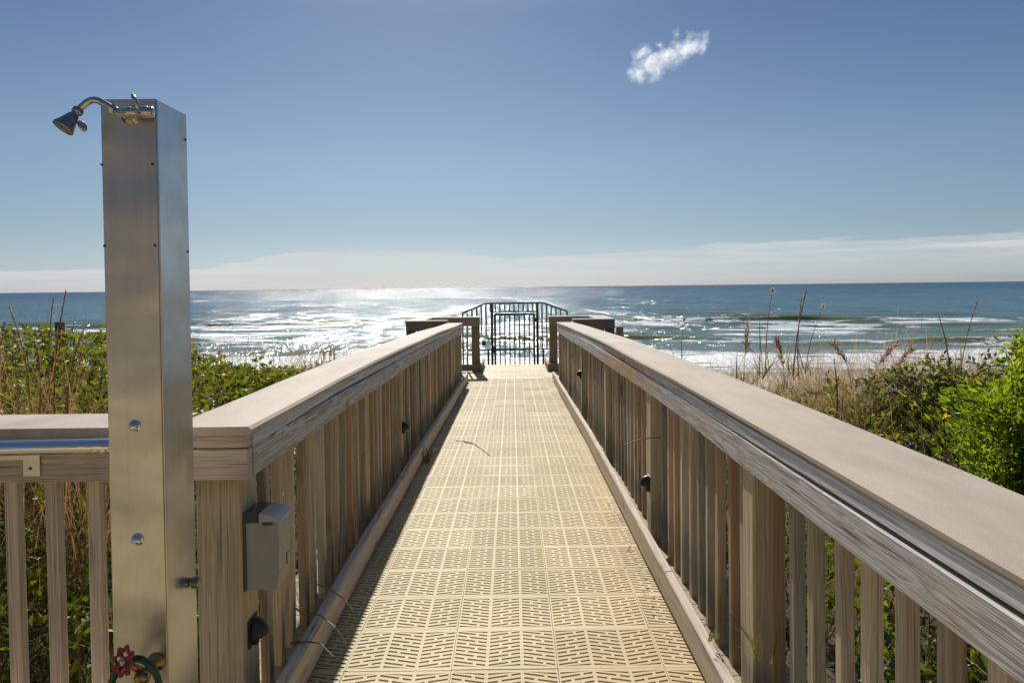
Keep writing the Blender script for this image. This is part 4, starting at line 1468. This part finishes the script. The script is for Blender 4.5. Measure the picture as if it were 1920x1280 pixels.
def bush(name, loc, rad, h, n, mat, label, seed, size, wid, lobes=9):
    """bush with branching stems and leaves held in clumps"""
    r = np.random.default_rng(seed)
    root = empty(name, loc, label, 'bush')
    st = MB()
    tips = []
    for k in range(lobes):
        a = 2 * math.pi * k / lobes + r.uniform(-.3, .3)
        rr = rad * r.uniform(0.15, 1.0)
        tip = Vector((math.cos(a) * rr, math.sin(a) * rr, h * (1.0 - 0.45 * (rr / rad) ** 2) * r.uniform(0.82, 1.0)))
        mid = tip * 0.5 + Vector((r.normal() * .05, r.normal() * .05, 0.05))
        st.tube([Vector((r.normal() * .04, r.normal() * .04, 0)), mid, tip], [0.012, 0.008, 0.003], 6)
        for j in range(14):
            t2 = mid.lerp(tip, r.uniform(0.2, 1.0))
            e = t2 + Vector((r.normal() * .22 * rad, r.normal() * .22 * rad, min(abs(r.normal()) * .12, .2) * h - 0.05 * h))
            st.tube([t2, t2.lerp(e, .5) + Vector((0, 0, .02)), e], [0.005, 0.004, 0.002], 5)
            tips.append((t2, e))
    st.build('stems', MAT['twig'], root)
    ti = r.integers(0, len(tips), n)
    A_ = np.array([t[0] for t in tips])[ti]
    B_ = np.array([t[1] for t in tips])[ti]
    u = 0.35 + 0.75 * r.random(n)
    P = A_ + (B_ - A_) * u[:, None] + r.normal(size=(n, 3)) * 0.045
    P[:, 2] = np.maximum(P[:, 2], 0.02)
    d = (B_ - A_) + r.normal(size=(n, 3)) * 0.12 + np.array([0, 0, 0.06])
    tint = np.clip(r.random(len(tips))[ti] * 0.5 + r.random(n) * 0.5, 0, 1)
    V, Q, T = leaves_arrays(P, d, r.uniform(*size, n), np.full(n, wid), 0.3, tint)
    arr_mesh('foliage', V, Q, mat, False, {'tint': T}, root)
    return root


def gz(x, y):
    return float(ground_h(x, y))


bush('bush', (2.52, 3.45, -0.45), 0.46, 1.53, 30000, MAT['lime'], 'bright lime green bush rising above the right railing at the frame edge', 71, (0.028, 0.052), 0.34, 14)
bush('bush', (3.45, 4.2, -0.45), 0.75, 1.62, 16000, MAT['lime'], 'lime green bush just behind the brightest one at the frame edge', 75, (0.03, 0.055), 0.34, 12)
bush('bush', (2.78, 4.8, -0.5), 0.75, 1.22, 16000, MAT['darkleaf'], 'dark small-leaved bush between the grass and the lime green bush', 72, (0.022, 0.042), 0.5, 12)
bush('bush', (1.75, 2.25, -0.6), 0.60, 0.95, 9000, MAT['darkleaf'], 'low dark bush seen through the nearest balusters of the right railing', 73, (0.025, 0.05), 0.5, 11)


# ------------------------------------------------------------------ tall grass stalks
def stalk(px, ytop, pybase, Y, label, head='plume', lean=0.0, seed=0, bow=0.04, r0=0.004, name='grass_stalk', group='tall dune grass stalks'):
    r = random.Random(seed)
    top = at(px + lean, ytop, Y)
    bot = at(px, pybase, Y)
    root = empty(name, bot, label, 'grass stalk', group)
    dv = top - bot
    pts = []
    for k in range(9):
        t = k / 8
        p = dv * t + Vector((bow * math.sin(math.pi * t) * (1 if lean >= 0 else -1) * -1, 0, 0))
        pts.append(p)
    MB().tube(pts, [r0 * (1 - 0.65 * k / 8) for k in range(9)], 6).build('stem', MAT['straw'], root)
    me = root.children[0].data
    a = me.attributes.new('tint', 'FLOAT', 'POINT')
    a.data.foreach_set('value', [r.uniform(0.0, 0.45)] * len(me.vertices))
    rs = np.random.default_rng(seed + 500)
    if head:
        n = {'plume': 120, 'tuft': 60, 'thin': 70}[head]
        span = {'plume': 0.5, 'tuft': 0.05, 'thin': 0.4}[head]
        u = 1 - span * rs.random(n)
        P = np.array([np.array(dv) * t for t in u]) + np.stack([bow * np.sin(math.pi * u) * (-1 if lean >= 0 else 1), u * 0, u * 0], -1)
        w_ = {'plume': 0.55, 'tuft': 0.6, 'thin': 0.16}[head]
        d = rs.normal(size=(n, 3)) * w_ + np.array(dv / dv.length) * 1.0
        V, Q, T = leaves_arrays(P, d, rs.uniform(0.015, 0.035, n) * (0.8 if head == 'tuft' else 2.0 if head == 'plume' else 0.9), np.full(n, 0.2 if head == 'tuft' else 0.035 if head == 'plume' else 0.12), 0.2, rs.random(n) * (1 if head != 'tuft' else .3) + (0 if head != 'tuft' else .7))
        arr_mesh('seed_head', V, Q, MAT['plume'] if head != 'thin' else MAT['straw'], False, {'tint': T}, root)
    # a few blades from the base
    n = 7
    P = rs.normal(size=(n, 3)) * 0.02
    d = rs.normal(size=(n, 3)) * np.array([.35, .35, .05]) + np.array([0, 0, 1.0])
    V, Q, T = blades_arrays(P, d, dv.length * rs.uniform(0.3, 0.7, n), np.full(n, 0.006), rs.uniform(.1, .6, n), rs.random(n))
    arr_mesh('blades', V, Q, MAT['grass'], False, {'tint': T}, root)
    return root


stalk(102, 545, 790, 3.4, 'tall reddish grass stalk beside the left edge, its head above the horizon', 'thin', 22, 1, 0.02, 0.0045)
stalk(98, 560, 790, 3.5, 'slightly shorter reddish stalk touching the tallest one at far left', 'thin', 2, 2, 0.02, 0.004)
stalk(55, 575, 790, 3.3, 'thin leaning stalk at the far left edge of the picture', 'thin', -38, 3, 0.03, 0.0035)
stalk(128, 620, 800, 3.3, 'tan stalk leaning right just left of the steel shower post', 'thin', 28, 4, 0.03, 0.0045)
stalk(70, 640, 800, 3.2, 'short straw-coloured stalk in the scrub at far left', 'thin', -5, 5, 0.02, 0.004)
stalk(1436, 543, 700, 4.6, 'slender right-hand stalk tipped with a small white tuft', 'tuft', 13, 6, 0.015, 0.0032)
stalk(1487, 548, 705, 4.4, 'dark reddish stalk with feathery tip, tallest of the right-hand pair', 'thin', 24, 7, 0.012, 0.004)
stalk(1497, 562, 705, 4.5, 'second stalk of the right-hand pair, slightly lower', 'thin', 6, 8, 0.012, 0.0038)
stalk(1510, 573, 700, 4.7, 'pale stalk bending right behind the right-hand pair', 'tuft', 34, 9, 0.02, 0.003)
stalk(1424, 592, 705, 4.6, 'plain brown stalk left of the white-tufted one', None, -1, 10, 0.005, 0.0036)
stalk(1800, 566, 710, 4.4, 'leaning pale stalk with seed tip left of the lime bush', 'thin', 32, 11, 0.015, 0.003)
stalk(1782, 590, 700, 4.3, 'green blade-like stalk leaning left before the leaning pale one', None, -22, 12, 0.01, 0.005)
stalk(1570, 672, 770, 4.0, 'brown upright stem in the middle of the right-hand grass', None, -6, 13, 0.005, 0.005)
stalk(1382, 660, 725, 4.8, 'short dark stick at the left end of the right-hand grass', None, 0, 14, 0.003, 0.005)
stalk(1395, 610, 725, 5.2, 'faint thin stalk among orange plumes above the right railing', 'plume', 8, 15, 0.01, 0.0025)
stalk(1470, 640, 730, 5.0, 'orange-tan plume left of the right-hand pair of stalks', 'plume', -14, 16, 0.02, 0.0025)
stalk(1640, 650, 720, 5.0, 'soft pinkish grass plume in the middle of the right-hand grass', 'plume', 40, 17, 0.05, 0.0025)
stalk(1680, 655, 725, 5.2, 'pinkish plume nodding towards the dark bush', 'plume', 30, 18, 0.05, 0.0025)
stalk(1595, 645, 720, 5.3, 'tan plume bowing left over the right-hand grass', 'plume', -35, 19, 0.04, 0.0025)
stalk(455, 620, 730, 6.0, 'dark thin weed stalk above the scrub right of the steel shower post', None, 14, 20, 0.01, 0.003)
stalk(517, 640, 735, 6.2, 'lone dark weed stalk leaning right above the left railing', None, 14, 21, 0.01, 0.0028)
stalk(1278, 598, 680, 6.0, 'thin stalk with yellow bud rising behind the right railing', 'tuft', 5, 22, 0.01, 0.0025)


# ------------------------------------------------------------------ stray straws and weeds on the walkway
def straw(pts, label, r=0.003, name='dry_straw'):
    o = MB().tube(pts, [r * (1 - 0.5 * k / (len(pts) - 1)) for k in range(len(pts))], 6).build(name, MAT['straw'])
    a = o.data.attributes.new('tint', 'FLOAT', 'POINT')
    a.data.foreach_set('value', [0.25] * len(o.data.vertices))
    tag(o, label, 'straw')
    return o


Ys = 3.75
s1 = [at(1246, 820, Ys + .1), at(1225, 820, Ys + .02), at(1205, 822, Ys - .05), at(1185, 829, Ys - .1), at(1171, 834, Ys - .12), at(1168, 842, Ys - .12)]
straw(s1, 'curved orange-tan straw poking through the right railing balusters', 0.004)


def floor_pt(px, py):
    lo, hi = 0.5, 15.0
    for _ in range(40):
        m_ = (lo + hi) / 2
        if at(px, py, m_).z + drop(m_) > 0.004:
            lo = m_
        else:
            hi = m_
    return at(px, py, lo)


straw([floor_pt(870, 828), floor_pt(890, 832), floor_pt(905, 843), floor_pt(918, 853)], 'thin dry straw lying on the beige walkway tiles midway', 0.004)
straw([floor_pt(855, 826), floor_pt(872, 827), floor_pt(886, 829)], 'faint brown straw lying beside the longer one on the walkway tiles', 0.0025)


def kerb_blade(pp, label, tint):
    o = MB().tube(pp, [0.0035 * (1 - 0.6 * k / (len(pp) - 1)) for k in range(len(pp))], 6).build('arching_grass', MAT['grass'])
    a = o.data.attributes.new('tint', 'FLOAT', 'POINT')
    a.data.foreach_set('value', [tint] * len(o.data.vertices))
    tag(o, label, 'grass blade', 'grass blades arching over the left kerb')


kerb_blade([at(555, 1140, 2.62), at(570, 1152, 2.60), at(600, 1152, 2.56), at(628, 1175, 2.5), at(650, 1205, 2.45)], 'olive grass blade arching over the left kerb, ending furthest right', 0.6)
kerb_blade([at(545, 1205, 2.50), at(575, 1202, 2.47), at(600, 1205, 2.42), at(625, 1230, 2.36)], 'grass blade arching over the left kerb closest to the camera', 0.55)
kerb_blade([at(596, 1095, 2.86), at(620, 1105, 2.83), at(645, 1122, 2.78), at(660, 1142, 2.74)], 'grass blade drooping over the left kerb beyond the outlet box', 0.7)


def tuft(px, py, Y, n, h, label, seed, tint=(0, .4)):
    rs = np.random.default_rng(seed)
    b = at(px, py, Y)
    P = np.array(b)[None] + rs.normal(size=(n, 3)) * np.array([.012, .02, 0])
    d = rs.normal(size=(n, 3)) * np.array([.3, .3, .05]) + np.array([0, 0, 1.0])
    V, Q, T = blades_arrays(P, d, rs.uniform(.5, 1, n) * h, np.full(n, 0.006), rs.uniform(.1, .6, n), rs.uniform(*tint, n))
    o = arr_mesh('weed_tuft', V, Q, MAT['grass'], False, {'tint': T})
    tag(o, label, 'weed')


tuft(800, 866, 5.75, 22, 0.22, 'small green weed tuft growing beside the left kerb midway', 81)
tuft(1424, 1235, 2.15, 9, 0.16, 'green weed sprig by the right kerb at the bottom of the railing', 82)
tuft(1338, 1200, 2.4, 10, 0.05, 'tiny yellow-green weed in the gap behind the right kerb', 83, (0, .2))

# leaf litter along the right kerb
rs = np.random.default_rng(91)
n = 46
yv = rs.uniform(2.6, 4.6, n)
P = np.stack([0.600 - np.abs(rs.normal(size=n)) * 0.025, yv, np.array([-drop(q) for q in yv]) + 0.006], -1)
V, Q, T = leaves_arrays(P, rs.normal(size=(n, 3)) * np.array([1, 1, .15]), rs.uniform(.008, .03, n), np.full(n, .35), .6, rs.random(n))
tag(arr_mesh('leaf_litter', V, Q, MAT['twig'], False, {'tint': T}), 'dry brown leaf litter caught along the right kerb', 'litter', kind='stuff')

# yellow leaves on the right
def yellow_sprig(px, py, Y, label, seed, n=7, sz=0.05):
    rs = np.random.default_rng(seed)
    b = at(px, py, Y)
    root = empty('yellow_sprig', b, label, 'sprig', 'yellow-leaved sprigs by the right railing')
    MB().tube([Vector((0, 0, -0.35)), Vector((.01, 0, -.15)), Vector((0, 0, 0.03))], [.003, .0025, .0015], 5).build('stem', MAT['twig'], root)
    P = rs.normal(size=(n, 3)) * np.array([.012, .012, .03])
    d = rs.normal(size=(n, 3)) + np.array([0, -.3, .6])
    V, Q, T = leaves_arrays(P, d, rs.uniform(.6, 1, n) * sz, np.full(n, .6), .2, np.ones(n))
    arr_mesh('foliage', V, Q, MAT['yellow'], False, {'tint': T}, root)


MAT['yellow'] = leaf_mat('yellow_leaf', [(0.0, (0.5, 0.32, 0.01)), (1.0, (0.62, 0.42, 0.015))], 0.5)
yellow_sprig(1770, 790, 3.4, 'golden yellow leaf sprig between dark bush and right railing', 1, 3, .05)
yellow_sprig(1718, 757, 3.6, 'yellow leaf sprig left of the golden one', 2, 2, .04)

# ------------------------------------------------------------------ old pilings
p = at(112, 603, 7.5)
mbp = MB().lathe([(0.045, -2.2), (0.045, -0.012), (0.038, 0.0), (0.0, 0.003)], Matrix.Identity(4), 12)
o = mbp.build('wooden_stake', MAT['oldwood'])
o.location = p
tag(o, 'weathered dark wooden stake rising out of the scrub at far left', 'stake')
p = at(1162, 611, 12.3)
o = MB().lathe([(0.06, -2.6), (0.06, -0.03), (0.05, -0.008), (0.025, 0.0), (0, 0.0)], Matrix.Identity(4), 14).build('wooden_piling', MAT['post'])
o.location = p
tag(o, 'round-topped wooden piling outside the right corner of the landing', 'piling')

# ------------------------------------------------------------------ people on the beach
MAT['skin'] = simple('skin', (0.42, 0.22, 0.14), 0.6, 0, 0.08, 8)
MAT['navy'] = simple('navy_cloth', (0.02, 0.03, 0.08), 0.8, 0, 0.1, 20)
MAT['black_cloth'] = simple('black_cloth', (0.015, 0.015, 0.018), 0.8, 0, 0.1, 20)
MAT['coral'] = simple('coral_cloth', (0.5, 0.08, 0.07), 0.8, 0, 0.1, 20)
MAT['hair'] = simple('dark_hair', (0.03, 0.02, 0.015), 0.6, 0, 0.2, 20)


def skin_mesh(name, J, E, root_i, mat, parent, sub=1):
    """continuous skinned figure from joints {name:(co,r)} and edges"""
    names = list(J)
    me = bpy.data.meshes.new(name)
    me.from_pydata([J[n_][0] for n_ in names], [(names.index(a), names.index(b)) for a, b in E], [])
    o = bpy.data.objects.new(name, me)
    col.objects.link(o)
    me.materials.append(mat)
    md = o.modifiers.new('skin', 'SKIN')
    for i_, n_ in enumerate(names):
        sv = me.skin_vertices[0].data[i_]
        rr = J[n_][1]
        sv.radius = rr if isinstance(rr, tuple) else (rr, rr)
        sv.use_root = (n_ == root_i)
    o.modifiers.new('sub', 'SUBSURF').levels = sub
    o.modifiers['sub'].render_levels = sub
    if parent:
        o.parent = parent
    return o


def person(px, pyfeet, Y, label, pose='stand', cloth='navy', top=None, face=0.0, h=1.72):
    lo_, hi_ = 40.0, 140.0                   # where the line of sight meets sand or shallow water
    for _ in range(40):
        Y = (lo_ + hi_) / 2
        b = at(px, pyfeet, Y)
        if b.z > max(gz(b.x, b.y), SEA - 0.05):
            lo_ = Y
        else:
            hi_ = Y
    root = empty('person', b, label, 'person', None, face)
    k = h / 1.72
    if pose == 'stand':
        J = {'pel': ((0, 0, .93), (.14, .10)), 'wai': ((0, .01, 1.10), (.13, .095)), 'che': ((0, .01, 1.30), (.16, .10)), 'nec': ((0, 0, 1.46), (.055, .055)),
             'jaw': ((0, -.015, 1.55), (.07, .08)), 'hea': ((0, 0, 1.65), (.08, .095)), 'crn': ((0, .005, 1.71), (.05, .06)),
             'shl': ((-.18, 0, 1.40), (.06, .06)), 'ell': ((-.24, .02, 1.13), (.042, .042)), 'wrl': ((-.22, -.08, .90), (.03, .03)), 'hal': ((-.22, -.10, .80), (.032, .02)),
             'shr': ((.18, 0, 1.40), (.06, .06)), 'elr': ((.25, .0, 1.13), (.042, .042)), 'wrr': ((.24, -.10, .92), (.03, .03)), 'har': ((.24, -.13, .83), (.032, .02)),
             'hpl': ((-.09, 0, .86), (.095, .095)), 'knl': ((-.11, -.02, .49), (.062, .062)), 'anl': ((-.12, .01, .09), (.04, .04)), 'ftl': ((-.13, -.13, .03), (.04, .03)),
             'hpr': ((.09, 0, .86), (.095, .095)), 'knr': ((.12, -.03, .49), (.062, .062)), 'anr': ((.14, .02, .09), (.04, .04)), 'ftr': ((.16, -.12, .03), (.04, .03))}
    else:                       # sitting on the sand, knees raised
        J = {'pel': ((0, 0, .13), (.14, .12)), 'wai': ((0, .05, .30), (.13, .10)), 'che': ((0, .07, .50), (.16, .10)), 'nec': ((0, .05, .65), (.055, .055)),
             'jaw': ((0, .02, .73), (.07, .08)), 'hea': ((0, .02, .83), (.08, .095)), 'crn': ((0, .03, .89), (.05, .06)),
             'shl': ((-.18, .06, .58), (.06, .06)), 'ell': ((-.24, -.10, .42), (.042, .042)), 'wrl': ((-.14, -.30, .46), (.03, .03)), 'hal': ((-.10, -.38, .47), (.032, .02)),
             'shr': ((.18, .06, .58), (.06, .06)), 'elr': ((.24, -.10, .42), (.042, .042)), 'wrr': ((.14, -.30, .46), (.03, .03)), 'har': ((.10, -.38, .47), (.032, .02)),
             'hpl': ((-.09, -.05, .13), (.095, .095)), 'knl': ((-.12, -.40, .47), (.062, .062)), 'anl': ((-.12, -.55, .09), (.04, .04)), 'ftl': ((-.13, -.66, .03), (.04, .03)),
             'hpr': ((.09, -.05, .13), (.095, .095)), 'knr': ((.12, -.40, .47), (.062, .062)), 'anr': ((.12, -.55, .09), (.04, .04)), 'ftr': ((.13, -.66, .03), (.04, .03))}
    J = {n_: (tuple(c * k for c in v[0]), tuple(q * k for q in v[1])) for n_, v in J.items()}
    E = [('pel', 'wai'), ('wai', 'che'), ('che', 'nec'), ('nec', 'jaw'), ('jaw', 'hea'), ('hea', 'crn'), ('che', 'shl'), ('shl', 'ell'), ('ell', 'wrl'), ('wrl', 'hal'),
         ('che', 'shr'), ('shr', 'elr'), ('elr', 'wrr'), ('wrr', 'har'), ('pel', 'hpl'), ('hpl', 'knl'), ('knl', 'anl'), ('anl', 'ftl'),
         ('pel', 'hpr'), ('hpr', 'knr'), ('knr', 'anr'), ('anr', 'ftr')]
    skin_mesh('body', J, E, 'pel', MAT['skin'], root)
    grow = 1.14
    lerp = lambda a, b, t: tuple(x + (y - x) * t for x, y in zip(a, b))
    Js = {n_: (J[n_][0], tuple(q * grow for q in J[n_][1])) for n_ in ('pel', 'wai', 'hpl', 'hpr')}
    Js['wai'] = (lerp(J['pel'][0], J['wai'][0], .5), Js['wai'][1])
    for s_ in 'lr':
        Js['kn' + s_] = (lerp(J['hp' + s_][0], J['kn' + s_][0], .45), tuple(q * 1.15 for q in (.085 * k, .085 * k)))
    skin_mesh('shorts', Js, [('pel', 'wai'), ('pel', 'hpl'), ('hpl', 'knl'), ('pel', 'hpr'), ('hpr', 'knr')], 'pel', MAT[cloth], root)
    if top:
        Jt = {n_: (J[n_][0], tuple(q * 1.12 for q in J[n_][1])) for n_ in ('wai', 'che', 'shl', 'shr')}
        skin_mesh('shirt', Jt, [('wai', 'che'), ('che', 'shl'), ('che', 'shr')], 'wai', MAT[top], root)
    hh = J['hea'][0]
    Jh = {'a': ((hh[0], hh[1] + .03 * k, hh[2] + .02 * k), (.085 * k, .085 * k)), 'b': ((hh[0], hh[1] + .015 * k, hh[2] + .075 * k), (.06 * k, .07 * k))}
    skin_mesh('hair', Jh, [('a', 'b')], 'a', MAT['hair'], root)
    return root


person(608, 677, 96, 'slim bather in dark shorts standing apart at the waterline, left of the pair', 'stand', 'navy', None, 0.6)
person(620, 676, 97, 'bather in dark shorts, left one of the pair standing close together', 'stand', 'black_cloth', None, -2.6)
person(627, 676, 97.6, 'bather in dark shorts, right one of the pair standing close together', 'stand', 'black_cloth', None, 2.2)
person(594, 688, 86, 'person in navy shirt sitting on the sand left of the standing bathers', 'sit', 'black_cloth', 'navy', 2.4)
person(412, 676, 98, 'person in coral swimwear half hidden behind the scrub by the shower post', 'stand', 'coral', 'coral', 0.3)


# ------------------------------------------------------------------ the small cloud
def cloud():
    m, N = new_mat('cloud_vapour')
    t = N.n('ShaderNodeTexCoord')
    g = t.outputs['Object']
    warp = N.noise(N.vmath('MULTIPLY', g, (0.02, 0.02, 0.02)), 1.0, 3, 0.6)
    wv = N.vmath('ADD', g, N.vmath('MULTIPLY', N.vmath('SUBTRACT', warp.outputs['Color'], (.5, .5, .5)), (34, 34, 34)))
    core = None
    for (cx, cz, rx, rz) in CL:
        d = N.n('ShaderNodeVectorMath', operation='LENGTH')
        N.link(N.vmath('MULTIPLY', N.vmath('SUBTRACT', wv, (cx, 0, cz)), (1 / rx, 1 / (0.5 * (rx + rz)), 1 / rz)), d.inputs[0])
        q = N.math('SUBTRACT', 1.0, d.outputs['Value'])
        core = q if core is None else N.math('MAXIMUM', core, q)
    nz = N.noise(wv, 0.042, 8, 0.62)
    den = N.math('ADD', core, N.math('MULTIPLY', N.math('SUBTRACT', nz.outputs[0], 0.52), 3.2))
    den = N.math('MULTIPLY', N.ramp(den, [(-0.0, 0.0), (0.5, 0.16), (1.2, 1.0)]), 0.085)
    v = N.n('ShaderNodeVolumePrincipled', {'Color': (1, 1, 1, 1), 'Density': den, 'Anisotropy': 0.35})
    N.link(v.outputs[0], N.out.inputs['Volume'])
    return m


CY = 1400.0
cc = at(1248, 108, CY)
CL = []
for (px, py, rx, rz) in ((1200, 132, 24, 22), (1222, 122, 30, 26), (1252, 108, 34, 22), (1285, 90, 32, 26), (1308, 80, 26, 24), (1270, 66, 10, 12), (1208, 100, 20, 14), (1236, 88, 14, 8)):
    q = at(px, py, CY) - cc
    CL.append((q.x, q.z, rx * CY / F, rz * CY / F))
MAT['cloud'] = cloud()
bm = bmesh.new()
for (cx, cz, rx, rz) in CL:
    M = Matrix.Translation((cx, 0, cz)) @ Matrix.Diagonal((rx * 1.5, (rx + rz) * .75, rz * 1.5, 1))
    bmesh.ops.create_icosphere(bm, subdivisions=3, radius=1.0, matrix=M)
me = bpy.data.meshes.new('cloud')
bm.to_mesh(me)
bm.free()
me.materials.append(MAT['cloud'])
co_ = bpy.data.objects.new('cloud', me)
col.objects.link(co_)
co_.location = cc
rm = co_.modifiers.new('remesh', 'REMESH')
rm.mode = 'VOXEL'
rm.voxel_size = 5.0
tag(co_, 'small white ragged cloud alone in the blue sky', 'cloud')
